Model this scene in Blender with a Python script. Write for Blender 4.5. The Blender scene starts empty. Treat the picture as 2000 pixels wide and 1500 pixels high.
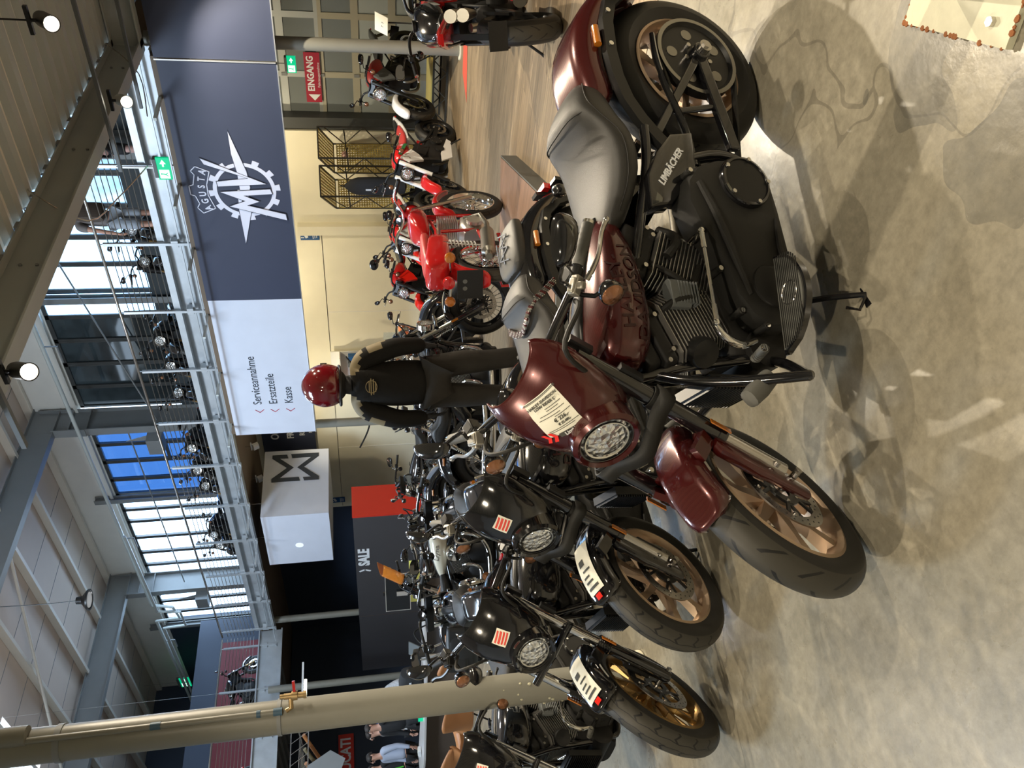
import bpy, math, random
from mathutils import Vector, Matrix, Euler
from math import sin, cos, pi, radians as rad, atan2, hypot
random.seed(7)
C = bpy.context.scene.collection
SC = bpy.context.scene
# ---------------------------------------------------------------- camera
YAW, PITCH, ROLL, CH = rad(44.8), 0.18856, 0.04338, 1.534
fh = Vector((-sin(YAW), cos(YAW), 0)); rh = Vector((cos(YAW), sin(YAW), 0)); up = Vector((0, 0, 1))
fw = fh*cos(PITCH)-up*sin(PITCH); dn = -(up*cos(PITCH)+fh*sin(PITCH))
DN = cos(ROLL)*dn-sin(ROLL)*rh; RT = cos(ROLL)*rh+sin(ROLL)*dn
cam = bpy.data.cameras.new('camera'); co = bpy.data.objects.new('camera', cam); C.objects.link(co)
m = Matrix.Identity(4)
for i in range(3):                       # the photo lies on its side: picture right = down
    m[i][0] = DN[i]; m[i][1] = RT[i]; m[i][2] = -fw[i]
m[0][3], m[1][3], m[2][3] = 0, 0, CH
co.matrix_world = m
cam.sensor_fit = 'HORIZONTAL'; cam.sensor_width = 36; cam.lens = 1531/2000*36; cam.clip_end = 200; cam.clip_start = .05
SC.camera = co
# ---------------------------------------------------------------- view, world, lights
SC.view_settings.view_transform = 'Standard'; SC.view_settings.look = 'None'
SC.view_settings.gamma = 1; SC.view_settings.use_curve_mapping = False
SC.view_settings.exposure = 0.28
W = bpy.data.worlds.new('sky'); SC.world = W; W.use_nodes = True
bg = W.node_tree.nodes['Background']; bg.inputs[0].default_value = (.62, .80, 1, 1); bg.inputs[1].default_value = 4.5
def light(name, kind, loc, power, col, size=.05, aim=None, spot=None, sizey=None, blend=.4):
    l = bpy.data.lights.new(name, kind); l.energy = power; l.color = col
    o = bpy.data.objects.new(name, l); C.objects.link(o); o.location = loc
    if kind == 'AREA':
        l.size = size
        if sizey: l.shape = 'RECTANGLE'; l.size_y = sizey
    else: l.shadow_soft_size = size
    if spot: l.spot_size = rad(spot); l.spot_blend = blend
    if aim is not None: o.rotation_euler = (Vector(aim)-Vector(loc)).to_track_quat('-Z', 'Y').to_euler()
    return o
WARM = (1, .86, .65); NEUT = (1, .93, .82); COOL = (.66, .82, 1)
# track spotlights, the last three unseen and added as fill: (position, aim, power)
SPOTS = [((-3.96, 8.43, 3.86), (-2.2, 3.2, .6), 420), ((-4.06, 4.43, 3.86), (-2.0, 1.6, .6), 260),
         ((-1.55, 5.6, 3.86), (-1.0, 1.8, .2), 470), ((-2.6, 6.9, 3.86), (-1.9, 2.0, .3), 330), ((.6, 5.2, 3.86), (-.6, 1.6, 0), 400),
         ((-1.2, 9.0, 3.86), (-4.2, 7.5, .2), 420), ((-3.2, 9.56, 3.86), (-6.2, 10.6, .6), 420),
         ((1.6, 1.9, 3.86), (-1.0, 1.3, .0), 320), ((-2.6, -1.2, 3.86), (-2.2, 1.2, .0), 260), ((.4, -1.6, 3.86), (-1.2, 1.2, .0), 250)]
for n, (p, a, e) in enumerate(SPOTS):
    d = (Vector(a)-Vector(p)).normalized()
    light('track_spot', 'SPOT', Vector(p)+d*.16, e, WARM, .035, a, 96, blend=.5)
WSPOTS = [((-7.4, 11.6, 3.6), (-7.6, 13.4, 1.6), 120), ((-10.2, 11.8, 3.6), (-10.4, 13.5, 1.9), 150), ((-13.0, 11.8, 3.6), (-13.2, 13.5, 1.9), 150),
          ((-16.2, 12.0, 3.6), (-16.2, 13.5, 1.7), 150), ((-5.6, 11.4, 3.6), (-5.9, 12.9, 1.2), 110)]
for p, a, e in WSPOTS: light('wall_washer', 'SPOT', p, e, (1, .86, .60), .05, a, 120, blend=.8)
# roof skylight and hall daylight (the glazed openings of the hall)
light('skylight_daylight', 'AREA', (-9.5, 1.7, 10.0), 1300, COOL, 5, (-10.5, 10.7, 3.2), sizey=2.4)
for x in (-11, -14.0, -18.5, -22): light('window_daylight', 'AREA', (x, 16.2, 8.2), 420, COOL, 3.0, (x+1.5, 9, 4.6), sizey=2.6)
for x, y in ((-8.0, 6.0), (-11, 7.8), (-15, 7.8), (-10, 3.0)): light('hall_fill', 'POINT', (x, y, 6.4), 90, (.93, .96, 1), .25)  # added point lights without fixtures, lifting the ambient level of the hall
# ---------------------------------------------------------------- materials
M = {}
def mat(name, col, rough=.5, metal=0, coat=0, bump=0, bscale=200, spec=None, trans=0, emit=None, estr=0, alpha=1, vary=0, vscale=3, flake=0):
    m = bpy.data.materials.new(name); m.use_nodes = True; nt = m.node_tree; b = nt.nodes['Principled BSDF']
    b.inputs['Base Color'].default_value = (*col, 1); b.inputs['Roughness'].default_value = rough; b.inputs['Metallic'].default_value = metal
    b.inputs['Coat Weight'].default_value = coat; b.inputs['Coat Roughness'].default_value = .03
    b.inputs['Transmission Weight'].default_value = trans; b.inputs['Alpha'].default_value = alpha
    if spec is not None: b.inputs['Specular IOR Level'].default_value = spec
    if emit: b.inputs['Emission Color'].default_value = (*emit, 1); b.inputs['Emission Strength'].default_value = estr
    tc = nt.nodes.new('ShaderNodeTexCoord')
    n = nt.nodes.new('ShaderNodeTexNoise'); n.inputs['Scale'].default_value = vscale; n.inputs['Detail'].default_value = 5; nt.links.new(tc.outputs['Object'], n.inputs['Vector'])
    v = max(vary, .06)
    mx = nt.nodes.new('ShaderNodeMix'); mx.data_type = 'RGBA'; nt.links.new(n.outputs['Fac'], mx.inputs[0])
    mx.inputs[6].default_value = (*[c*(1-v) for c in col], 1); mx.inputs[7].default_value = (*[min(1, c*(1+v)) for c in col], 1)
    nt.links.new(mx.outputs[2], b.inputs['Base Color'])
    if bump:
        n2 = nt.nodes.new('ShaderNodeTexNoise'); n2.inputs['Scale'].default_value = bscale; nt.links.new(tc.outputs['Object'], n2.inputs['Vector'])
        bp = nt.nodes.new('ShaderNodeBump'); bp.inputs['Strength'].default_value = bump; bp.inputs['Distance'].default_value = .002
        nt.links.new(n2.outputs['Fac'], bp.inputs['Height']); nt.links.new(bp.outputs[0], b.inputs['Normal'])
    M[name] = m; return m
mat('maroon', (.060, .0045, .0045), .25, .35, 1, vary=.15, vscale=400)
mat('black_gloss', (.006, .006, .007), .12, 0, 1)
mat('black_satin', (.009, .009, .009), .35, spec=.4)
mat('black_matt', (.011, .0105, .010), .55, spec=.35, bump=.3, bscale=900)
mat('wrinkle', (.017, .0165, .015), .46, .1, spec=.35, bump=.5, bscale=1400)
mat('rubber', (.014, .0135, .012), .6, spec=.35, bump=.2, bscale=500)
mat('rubber_grey', (.10, .10, .09), .6)
mat('leather', (.024, .023, .021), .44, bump=.35, bscale=700, spec=.45)
mat('clamp_metal', (.40, .38, .33), .35, .7)
mat('leather_grey', (.12, .12, .115), .5, bump=.8, bscale=900)
mat('chrome', (.80, .79, .76), .07, 1)
mat('steel', (.55, .53, .50), .25, 1)
mat('alu', (.78, .75, .70), .32, .85)
mat('titanium', (.30, .29, .26), .32, .9)
mat('bronze', (.52, .385, .27), .36, .7)
mat('gold', (.34, .22, .09), .3, .9)
mat('exhaust_dark', (.05, .045, .035), .4, .8)
mat('amber', (.42, .13, .01), .15, 0, 1, bump=.5, bscale=300)
mat('signal_glass', (.30, .13, .06), .08, .55, 1, bump=.6, bscale=160)
mat('red_lens', (.5, .01, .01), .15, 0, 1)
mat('red', (.55, .012, .012), .2, 0, 1)
mat('red_bright', (.80, .02, .01), .22, 0, 1)
mat('red_matt', (.42, .035, .03), .45)
mat('white_paint', (.75, .75, .74), .22, 0, 1)
mat('green', (.02, .16, .05), .3, 0, .5)
mat('lime', (.10, .62, .05), .4)
mat('cream', (.66, .60, .46), .3, 0, .6)
mat('orange', (.85, .16, .02), .3, 0, .5)
mat('grey_plastic', (.12, .13, .13), .45)
mat('mirror_glass', (.85, .87, .88), .03, 1)
mat('lens', (.85, .88, .9), .10, .8, 0)
mat('paper', (.80, .78, .66), .5); mat('paper_text', (.06, .06, .05), .6); mat('sticker_red', (.7, .06, .04), .4)
mat('text_white', (.80, .82, .84), .4); mat('text_dark', (.015, .018, .025), .5); mat('emboss', (.030, .005, .005), .45)
mat('pillar_paint', (.225, .220, .185), .38, bump=.15, bscale=60, vary=.12, vscale=4)
mat('pillar_chip', (.52, .50, .36), .6); mat('tape_blue', (.05, .11, .17), .5); mat('brass', (.45, .32, .16), .35, .8)
mat('base_paint', (.62, .60, .44), .5, vary=.15, vscale=20, bump=.4, bscale=90); mat('rust', (.28, .10, .03), .8)
mat('galv', (.50, .54, .57), .42, .55, vary=.18, vscale=5)
mat('steel_grey', (.225, .235, .235), .48, vary=.08)
mat('deck_beige', (.50, .54, .52), .5, vary=.08)
mat('beam_beige', (.40, .43, .42), .5)
mat('roof_panel', (.62, .52, .44), .7, vary=.05, vscale=1.2); mat('purlin', (.72, .68, .60), .5)
mat('wall_white', (.78, .76, .70), .6); mat('wall_cream', (.80, .75, .58), .6, vary=.03)
mat('wall_navy', (.028, .040, .066), .6); mat('parapet', (.035, .045, .05), .6)
mat('banner_navy', (.034, .042, .078), .55); mat('banner_white', (.66, .70, .80), .5); mat('logo_white', (.70, .73, .86), .5)
mat('text_slate', (.03, .04, .055), .5); mat('chevron_red', (.45, .02, .06), .5)
mat('board_grey', (.055, .052, .055), .6); mat('sign_red', (.62, .03, .015), .45); mat('panel_red', (.14, .008, .012), .6); mat('sign_maroon', (.36, .01, .035), .5)
mat('yellow_sheet', (.62, .48, .14), .45); mat('rack_black', (.03, .028, .022), .45)
mat('green_sign', (.0, .30, .14), .4, emit=(0, .45, .2), estr=.9); mat('sign_lit', (.8, .9, .85), .4, emit=(.75, .95, .85), estr=1.1)
mat('sign_blue', (.01, .08, .24), .5)
mat('alu_frame', (.50, .52, .50), .4, .35); mat('frame_beige', (.42, .39, .30), .45)
mat('pane_grey', (.20, .22, .215), .12, spec=.7); mat('pane_frost', (.42, .46, .45), .5)
mat('mullion', (.05, .052, .05), .5)
mat('skin', (.55, .30, .21), .5); mat('skin_pink', (.70, .42, .36), .5)
mat('hair_grey', (.55, .50, .45), .7); mat('hair_dark', (.03, .022, .018), .6)
mat('jacket_black', (.007, .0065, .0055), .85, spec=.25, bump=.6, bscale=250); mat('jacket_tan', (.20, .16, .085), .7)
mat('jeans', (.022, .020, .017), .85, spec=.25, bump=.6, bscale=300, vary=.35, vscale=9); mat('emblem_tan', (.28, .22, .11), .7)
mat('helmet_red', (.16, .004, .008), .12, 0, 1)
mat('tee_grey', (.20, .18, .17), .8); mat('shorts_grey', (.38, .42, .47), .8); mat('shirt_blue', (.40, .44, .54), .8); mat('cloth_black', (.015, .015, .016), .8)
mat('shirt_print', (.50, .52, .56), .8, vary=.75, vscale=55); mat('purple', (.14, .02, .26), .5)
mat('tan_shell', (.42, .17, .055), .5); mat('counter_top', (.55, .52, .49), .3); mat('counter_brown', (.075, .055, .042), .5)
mat('ceiling_box', (.14, .10, .065), .6); mat('deck_brown', (.20, .115, .07), .5); mat('carpet_red', (.62, .10, .06), .7)
mat('screen', (.01, .011, .012), .2); mat('yellow_note', (.75, .70, .16), .6); mat('poster_blue', (.06, .20, .60), .5)
mat('lamp_glow', (1, 1, 1), .5, emit=(1, .92, .75), estr=30); mat('tube_glow', (1, 1, 1), .5, emit=(1, 1, .75), estr=6)
mat('disc_white', (.9, .92, .95), .4, emit=(.9, .95, 1), estr=.35)
mat('orange_screen', (.8, .25, .02), .08, alpha=.42, spec=.6)
# -- special materials
def nodes(name, rough=.5):
    m = bpy.data.materials.new(name); m.use_nodes = True; nt = m.node_tree; M[name] = m
    b = nt.nodes['Principled BSDF']; b.inputs['Roughness'].default_value = rough
    return nt, b, nt.nodes.new('ShaderNodeTexCoord')
def N(nt, t, **k):
    n = nt.nodes.new('ShaderNode'+t)
    for a, v in k.items():
        if a[0] == 'i' and a[1:].isdigit(): n.inputs[int(a[1:])].default_value = v
        else: setattr(n, a, v)
    return n
def ramp(nt, fac, stops):
    r = nt.nodes.new('ShaderNodeValToRGB'); e = r.color_ramp.elements
    while len(e) < len(stops): e.new(.5)
    for x, (p, c) in zip(e, stops): x.position = p; x.color = (*c, 1)
    nt.links.new(fac, r.inputs[0]); return r.outputs[0]
def mixc(nt, fac, a, b, bt='MIX'):
    n = N(nt, 'Mix', data_type='RGBA', blend_type=bt)
    if hasattr(fac, 'links'): nt.links.new(fac, n.inputs[0])
    else: n.inputs[0].default_value = fac
    for s, v in ((6, a), (7, b)):
        if hasattr(v, 'links'): nt.links.new(v, n.inputs[s])
        else: n.inputs[s].default_value = (*v, 1)
    return n.outputs[2]
def mth(nt, op, a, b=None):
    n = N(nt, 'Math', operation=op)
    for s, v in ((0, a), (1, b)):
        if v is None: continue
        if hasattr(v, 'links'): nt.links.new(v, n.inputs[s])
        else: n.inputs[s].default_value = v
    return n.outputs[0]
def noise(nt, vec, scale, detail=6, rough=.6):
    n = N(nt, 'TexNoise'); n.inputs['Scale'].default_value = scale; n.inputs['Detail'].default_value = detail; n.inputs['Roughness'].default_value = rough
    nt.links.new(vec, n.inputs['Vector']); return n.outputs['Fac']
# polished concrete: mottled tan grey, darker cloudy repair patches, hairline cracks, pale scuffs
nt, b, tc = nodes('concrete', .3)
g = tc.outputs['Generated']; ob = tc.outputs['Object']
base = ramp(nt, noise(nt, ob, 1.1, 8, .65), [(.25, (.19, .172, .130)), (.5, (.275, .250, .190)), (.75, (.37, .338, .265))])
fine = ramp(nt, noise(nt, ob, 26, 6, .7), [(.3, (.72, .72, .72)), (.7, (1.12, 1.12, 1.12))])
c1 = mixc(nt, 1, base, fine, 'MULTIPLY')
vo = N(nt, 'TexVoronoi', feature='DISTANCE_TO_EDGE'); vo.inputs['Scale'].default_value = .42
wv = N(nt, 'VectorMath', operation='ADD'); nz = N(nt, 'TexNoise'); nz.inputs['Scale'].default_value = 2.2
nt.links.new(ob, nz.inputs['Vector']); nt.links.new(ob, wv.inputs[0]); nt.links.new(nz.outputs['Color'], wv.inputs[1]); nt.links.new(wv.outputs[0], vo.inputs['Vector'])
crack = mth(nt, 'LESS_THAN', vo.outputs['Distance'], .0035)
c2 = mixc(nt, mth(nt, 'MULTIPLY', crack, .45), c1, (.10, .09, .07))
# old repair patch by the pillar foot
sp = N(nt, 'SeparateXYZ'); nt.links.new(wv.outputs[0], sp.inputs[0])
def blob(x, y, rx, ry):
    a = mth(nt, 'DIVIDE', mth(nt, 'SUBTRACT', sp.outputs[0], x+.5), rx); bb = mth(nt, 'DIVIDE', mth(nt, 'SUBTRACT', sp.outputs[1], y+.5), ry)
    return mth(nt, 'LESS_THAN', mth(nt, 'ADD', mth(nt, 'MULTIPLY', a, a), mth(nt, 'MULTIPLY', bb, bb)), 1)
pt = mth(nt, 'MAXIMUM', blob(-.74, 1.62, .17, .17), blob(-.76, 2.02, .13, .2))
c3 = mixc(nt, mth(nt, 'MULTIPLY', pt, mth(nt, 'MULTIPLY', noise(nt, ob, 9, 5), .9)), c2, (.085, .085, .075))
scr = ramp(nt, noise(nt, ob, 70, 3, .9), [(.70, (0, 0, 0)), (.74, (1, 1, 1))])
c4 = mixc(nt, mth(nt, 'MULTIPLY', scr, .25), c3, (.55, .52, .42)); nt.links.new(c4, b.inputs['Base Color'])
rr = N(nt, 'MapRange', i1=.3, i2=.7, i3=.20, i4=.42); nt.links.new(noise(nt, ob, 3, 5), rr.inputs[0]); nt.links.new(rr.outputs[0], b.inputs['Roughness'])
bp = N(nt, 'Bump'); bp.inputs['Strength'].default_value = .12; bp.inputs['Distance'].default_value = .01; nt.links.new(noise(nt, ob, 14, 6), bp.inputs['Height']); nt.links.new(bp.outputs[0], b.inputs['Normal'])
# wood plank floors (planks along X)
def wood(name, light_c, dark_c, width, length, rough):
    nt, b, tc = nodes(name, rough); ob = tc.outputs['Object']
    br = N(nt, 'TexBrick'); br.inputs['Scale'].default_value = 1; br.inputs['Brick Width'].default_value = length; br.inputs['Row Height'].default_value = width
    br.inputs['Mortar Size'].default_value = .0016; br.inputs['Color1'].default_value = (.15, .15, .15, 1); br.inputs['Color2'].default_value = (.95, .95, .95, 1); br.inputs['Mortar'].default_value = (.5, .5, .5, 1); br.offset = .37
    nt.links.new(ob, br.inputs['Vector'])
    mp = N(nt, 'Mapping'); mp.inputs['Scale'].default_value = (1.3, 22, 1); nt.links.new(ob, mp.inputs['Vector'])
    ad = N(nt, 'VectorMath', operation='ADD'); sc = N(nt, 'VectorMath', operation='SCALE'); sc.inputs['Scale'].default_value = 9
    nt.links.new(br.outputs['Color'], sc.inputs[0]); nt.links.new(mp.outputs[0], ad.inputs[0]); nt.links.new(sc.outputs[0], ad.inputs[1])
    gr = noise(nt, ad.outputs[0], 1.6, 7, .65)
    mid = tuple((a+c)/2 for a, c in zip(light_c, dark_c))
    c = ramp(nt, gr, [(.3, dark_c), (.52, mid), (.7, light_c)])
    tone = mixc(nt, .35, (1, 1, 1), br.outputs['Color'])
    c = mixc(nt, 1, c, tone, 'MULTIPLY'); c = mixc(nt, mth(nt, 'MULTIPLY', br.outputs['Fac'], .5), c, (.05, .045, .035)); nt.links.new(c, b.inputs['Base Color'])
wood('wood_floor', (.50, .37, .22), (.17, .125, .08), .15, 1.25, .5)
wood('wood_deck', (.34, .20, .13), (.20, .115, .075), .14, 3.0, .5)
# tyre with cut grooves (object space: wheel centre at origin, axle along Y)
def tyre_mat(name, nrep, slope, kind):
    nt, b, tc = nodes(name, .55); s = N(nt, 'SeparateXYZ'); nt.links.new(tc.outputs['Object'], s.inputs[0])
    an = mth(nt, 'ARCTAN2', s.outputs[2], s.outputs[0]); ya = mth(nt, 'ABSOLUTE', s.outputs[1])
    rad_ = mth(nt, 'SQRT', mth(nt, 'ADD', mth(nt, 'POWER', s.outputs[0], 2), mth(nt, 'POWER', s.outputs[2], 2)))
    if kind == 'arc':
        ph = mth(nt, 'ADD', mth(nt, 'MULTIPLY', an, nrep/(2*pi)), mth(nt, 'MULTIPLY', mth(nt, 'POWER', mth(nt, 'MULTIPLY', ya, 22), 2), slope))
        side = mth(nt, 'MULTIPLY', mth(nt, 'SIGN', s.outputs[1]), .25); ph = mth(nt, 'ADD', ph, side)
        line = mth(nt, 'LESS_THAN', mth(nt, 'ABSOLUTE', mth(nt, 'SUBTRACT', mth(nt, 'FRACT', ph), .5)), .065)
        win = mth(nt, 'MULTIPLY', mth(nt, 'GREATER_THAN', ya, .012), mth(nt, 'LESS_THAN', ya, .045))
    else:
        ph = mth(nt, 'ADD', mth(nt, 'MULTIPLY', an, nrep/(2*pi)), mth(nt, 'MULTIPLY', mth(nt, 'PINGPONG', mth(nt, 'ADD', ya, .006), .016), slope))
        side = mth(nt, 'MULTIPLY', mth(nt, 'SIGN', s.outputs[1]), .25); ph = mth(nt, 'ADD', ph, side)
        l1 = mth(nt, 'LESS_THAN', mth(nt, 'ABSOLUTE', mth(nt, 'SUBTRACT', mth(nt, 'FRACT', ph), .5)), .06)
        zz = mth(nt, 'ADD', mth(nt, 'MULTIPLY', mth(nt, 'PINGPONG', mth(nt, 'MULTIPLY', an, nrep/pi), 1), .006), .012)
        l2 = mth(nt, 'LESS_THAN', mth(nt, 'ABSOLUTE', mth(nt, 'SUBTRACT', ya, zz)), .0016)
        win = mth(nt, 'LESS_THAN', ya, .047); line = mth(nt, 'MAXIMUM', mth(nt, 'MULTIPLY', l1, mth(nt, 'GREATER_THAN', ya, .013)), l2)
    g = mth(nt, 'MULTIPLY', mth(nt, 'MULTIPLY', line, win), mth(nt, 'GREATER_THAN', rad_, .27))
    tread = mth(nt, 'MULTIPLY', mth(nt, 'LESS_THAN', ya, .05), mth(nt, 'GREATER_THAN', rad_, .285))
    base = mixc(nt, tread, (.011, .0105, .0095), (.038, .035, .027))
    nt.links.new(mixc(nt, g, base, (.004, .004, .004)), b.inputs['Base Color'])
    bp = N(nt, 'Bump', invert=True); bp.inputs['Strength'].default_value = .8; bp.inputs['Distance'].default_value = .004
    nt.links.new(g, bp.inputs['Height']); nt.links.new(bp.outputs[0], b.inputs['Normal'])
tyre_mat('tyre_arc', 16, .55, 'arc'); tyre_mat('tyre_block', 22, 14, 'block')
def pane(name, tint, mixg=.12, frost=0):
    m = bpy.data.materials.new(name); m.use_nodes = True; nt = m.node_tree; nt.nodes.clear(); M[name] = m
    o = N(nt, 'OutputMaterial'); t = N(nt, 'BsdfTransparent'); t.inputs[0].default_value = (*tint, 1); gl = N(nt, 'BsdfGlossy'); gl.inputs['Roughness'].default_value = .05
    mx = N(nt, 'MixShader'); mx.inputs[0].default_value = mixg; nt.links.new(t.outputs[0], mx.inputs[1]); nt.links.new(gl.outputs[0], mx.inputs[2]); last = mx.outputs[0]
    tc = N(nt, 'TexCoord'); nf = noise(nt, tc.outputs['Object'], 1.3, 3)
    if frost:
        cc = ramp(nt, nf, [(.35, tuple(c*.35 for c in tint)), (.6, tint)]); nt.links.new(cc, t.inputs[0])
        tr = N(nt, 'BsdfTranslucent'); tr.inputs[0].default_value = (*tint, 1); m2 = N(nt, 'MixShader'); m2.inputs[0].default_value = frost
        nt.links.new(last, m2.inputs[1]); nt.links.new(tr.outputs[0], m2.inputs[2]); last = m2.outputs[0]
    nt.links.new(last, o.inputs[0])
pane('glass_clear', (.9, .95, 1), .05); pane('glass_blue', (.15, .25, .40), .06); pane('glass_frost', (.60, .72, .82), .08, .4); pane('glass_dark', (.05, .055, .055), .1, .3)

nt = M['lens'].node_tree; b = nt.nodes['Principled BSDF']; tc = N(nt, 'TexCoord'); vo = N(nt, 'TexVoronoi'); vo.inputs['Scale'].default_value = 55; nt.links.new(tc.outputs['Object'], vo.inputs['Vector'])
bp = N(nt, 'Bump'); bp.inputs['Strength'].default_value = 1; bp.inputs['Distance'].default_value = .012; nt.links.new(vo.outputs['Distance'], bp.inputs['Height']); nt.links.new(bp.outputs[0], b.inputs['Normal'])
# ---------------------------------------------------------------- mesh builder
def V(*a): return Vector(a)
class MB:
    def __init__(s): s.v = []; s.f = []; s.mi = []; s.cur = 0; s.sm = []
    def add(s, vs, fs, smooth=True):
        o = len(s.v); s.v += [tuple(v) for v in vs]; s.f += [tuple(i+o for i in f) for f in fs]; s.mi += [s.cur]*len(fs); s.sm += [smooth]*len(fs); return s
    def box(s, c, d, R=None, bev=0):
        x, y, z = d[0]/2, d[1]/2, d[2]/2
        if bev: return s.prism([(-x+bev, -y), (x-bev, -y), (x, -y+bev), (x, y-bev), (x-bev, y), (-x+bev, y), (-x, y-bev), (-x, -y+bev)], -z, z, lambda p: (R@Vector(p) if R else Vector(p))+Vector(c))
        vs = [Vector((i*x, j*y, k*z)) for i in (-1, 1) for j in (-1, 1) for k in (-1, 1)]
        if R: vs = [R@v for v in vs]
        c = Vector(c); vs = [v+c for v in vs]
        return s.add(vs, [(0, 1, 3, 2), (4, 6, 7, 5), (0, 4, 5, 1), (2, 3, 7, 6), (0, 2, 6, 4), (1, 5, 7, 3)], False)
    def bar(s, a, b, w, h, upv=(0, 0, 1)):
        a, b = Vector(a), Vector(b); d = (b-a); L = d.length; d.normalize(); u = Vector(upv)
        if abs(d.dot(u)) > .98: u = Vector((1, 0, 0))
        sd = d.cross(u).normalized(); u = sd.cross(d)
        R = Matrix((d, sd, u)).transposed(); return s.box((a+b)/2, (L, w, h), R)
    def prism(s, poly, z0, z1, tr=lambda p: p, smooth=False):
        n = len(poly); vs = [tr((x, y, z0)) for x, y in poly]+[tr((x, y, z1)) for x, y in poly]
        fs = [tuple(range(n))[::-1], tuple(range(n, 2*n))]+[(i, (i+1) % n, n+(i+1) % n, n+i) for i in range(n)]
        return s.add(vs, fs, smooth)
    def cover(s, poly, y0, y1, bev=.015, side=1):     # bevelled casting: outline in x,z; from y0 out to y1
        cx = sum(p[0] for p in poly)/len(poly); cz = sum(p[1] for p in poly)/len(poly); n = len(poly)
        rings = []
        for y, sc in ((y0, 0), (y1-bev, 0), (y1-bev*.3, bev*.35), (y1, bev*1.2)):
            r = []
            for x, z in poly:
                d = hypot(x-cx, z-cz) or 1; k = max(.05, (d-sc)/d); r.append((cx+(x-cx)*k, y*side, cz+(z-cz)*k))
            rings.append(r)
        return s.rings(rings, closed=True, caps=True)
    def rings(s, rings, closed=True, caps=True, loop=False, smooth=True):
        n = len(rings[0]); vs = [p for r in rings for p in r]; fs = []; m = len(rings)
        for i in range(m if loop else m-1):
            for j in range(n if closed else n-1):
                a, b = i*n+j, i*n+(j+1) % n; i2 = (i+1) % m; c, d = i2*n+(j+1) % n, i2*n+j; fs.append((a, b, c, d))
        if caps and not loop: fs.append(tuple(range(n))[::-1]); fs.append(tuple((m-1)*n+j for j in range(n)))
        return s.add(vs, fs, smooth)
    def tube(s, pts, r, n=10, closed=False, sub=0, caps=True):
        pts = [Vector(p) for p in pts]; rs = r if isinstance(r, (list, tuple)) else [r]*len(pts)
        if sub:
            np_, nr = [], []; L = len(pts); seg = L if closed else L-1
            for i in range(seg):
                p0, p1, p2, p3 = (pts[(i-1) % L] if closed or i else pts[0]), pts[i], pts[(i+1) % L], (pts[(i+2) % L] if closed or i+2 < L else pts[-1])
                for k in range(sub):
                    t = k/sub; np_.append(.5*((2*p1)+(p2-p0)*t+(2*p0-5*p1+4*p2-p3)*t*t+(3*p1-p0-3*p2+p3)*t**3)); nr.append(rs[i]*(1-t)+rs[(i+1) % L]*t)
            if not closed: np_.append(pts[-1]); nr.append(rs[-1])
            pts, rs = np_, nr
        L = len(pts); rg = []; u = None
        for i, p in enumerate(pts):
            if closed: t = pts[(i+1) % L]-pts[i-1]
            else: t = pts[min(i+1, L-1)]-pts[max(i-1, 0)]
            t.normalize()
            if u is None: u = t.orthogonal().normalized()
            else:
                u = u-t*u.dot(t)
                u = u.normalized() if u.length > 1e-6 else t.orthogonal().normalized()
            w = t.cross(u); rg.append([p+u*(rs[i]*cos(2*pi*k/n))+w*(rs[i]*sin(2*pi*k/n)) for k in range(n)])
        return s.rings(rg, True, caps and not closed, closed)
    def cyl(s, a, b, r, r2=None, n=20): return s.tube([a, b], [r, r if r2 is None else r2], n)
    def lathe(s, prof, c=(0, 0, 0), ax=(0, 1, 0), n=48, closed=False):   # prof: (radius, offset along axis)
        a = Vector(ax).normalized(); u = a.orthogonal().normalized(); w = a.cross(u); c = Vector(c)
        rg = [[c+a*o+(u*cos(2*pi*k/n)+w*sin(2*pi*k/n))*max(r, 1e-4) for r, o in prof] for k in range(n)]
        return s.rings(rg, closed, False, True)
    def sph(s, c, r, sc=(1, 1, 1), n=12, R=None):
        rg = []
        for i in range(n+1):
            t = pi*i/n; ring = []
            for k in range(2*n):
                p = Vector((sin(t)*cos(pi*k/n)*sc[0], sin(t)*sin(pi*k/n)*sc[1], cos(t)*sc[2]))*r
                ring.append((R@p if R else p)+Vector(c))
            rg.append(ring)
        return s.rings(rg, True, False)
    def loft(s, secs, n=20, p=2.4, ptop=None):   # secs: (x, halfwidth, zbottom, ztop)
        rg = []
        for x, w, zb, zt in secs:
            zc, h = (zb+zt)/2, (zt-zb)/2; r = []
            for k in range(n):
                a = 2*pi*k/n; ca, sa = cos(a), sin(a); q = (ptop if ptop and sa > 0 else p)
                r.append((x, w*math.copysign(abs(ca)**(2/q), ca), zc+h*math.copysign(abs(sa)**(2/q), sa)))
            rg.append(r)
        return s.rings(rg, True, True)
    def grid(s, fn, nu, nv, smooth=True):
        vs = [fn(i/nu, j/nv) for i in range(nu+1) for j in range(nv+1)]
        fs = [(i*(nv+1)+j, (i+1)*(nv+1)+j, (i+1)*(nv+1)+j+1, i*(nv+1)+j+1) for i in range(nu) for j in range(nv)]
        return s.add(vs, fs, smooth)
    def build(s, name, mats, parent=None, loc=None, rot=None, origin=None, thick=0, sub=0, ang=38, bevel=0):
        me = bpy.data.meshes.new(name); vs = s.v
        if origin is not None: vs = [(v[0]-origin[0], v[1]-origin[1], v[2]-origin[2]) for v in vs]; loc = origin
        me.from_pydata(vs, [], s.f)
        if isinstance(mats, str): mats = [mats]
        for k in mats: me.materials.append(M[k])
        me.polygons.foreach_set('material_index', s.mi); me.polygons.foreach_set('use_smooth', s.sm)
        me.validate(); me.update()
        try: me.set_sharp_from_angle(angle=rad(ang))
        except Exception: pass
        o = bpy.data.objects.new(name, me); C.objects.link(o)
        if parent: o.parent = parent
        if loc is not None: o.location = loc
        if rot is not None: o.rotation_euler = rot
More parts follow.
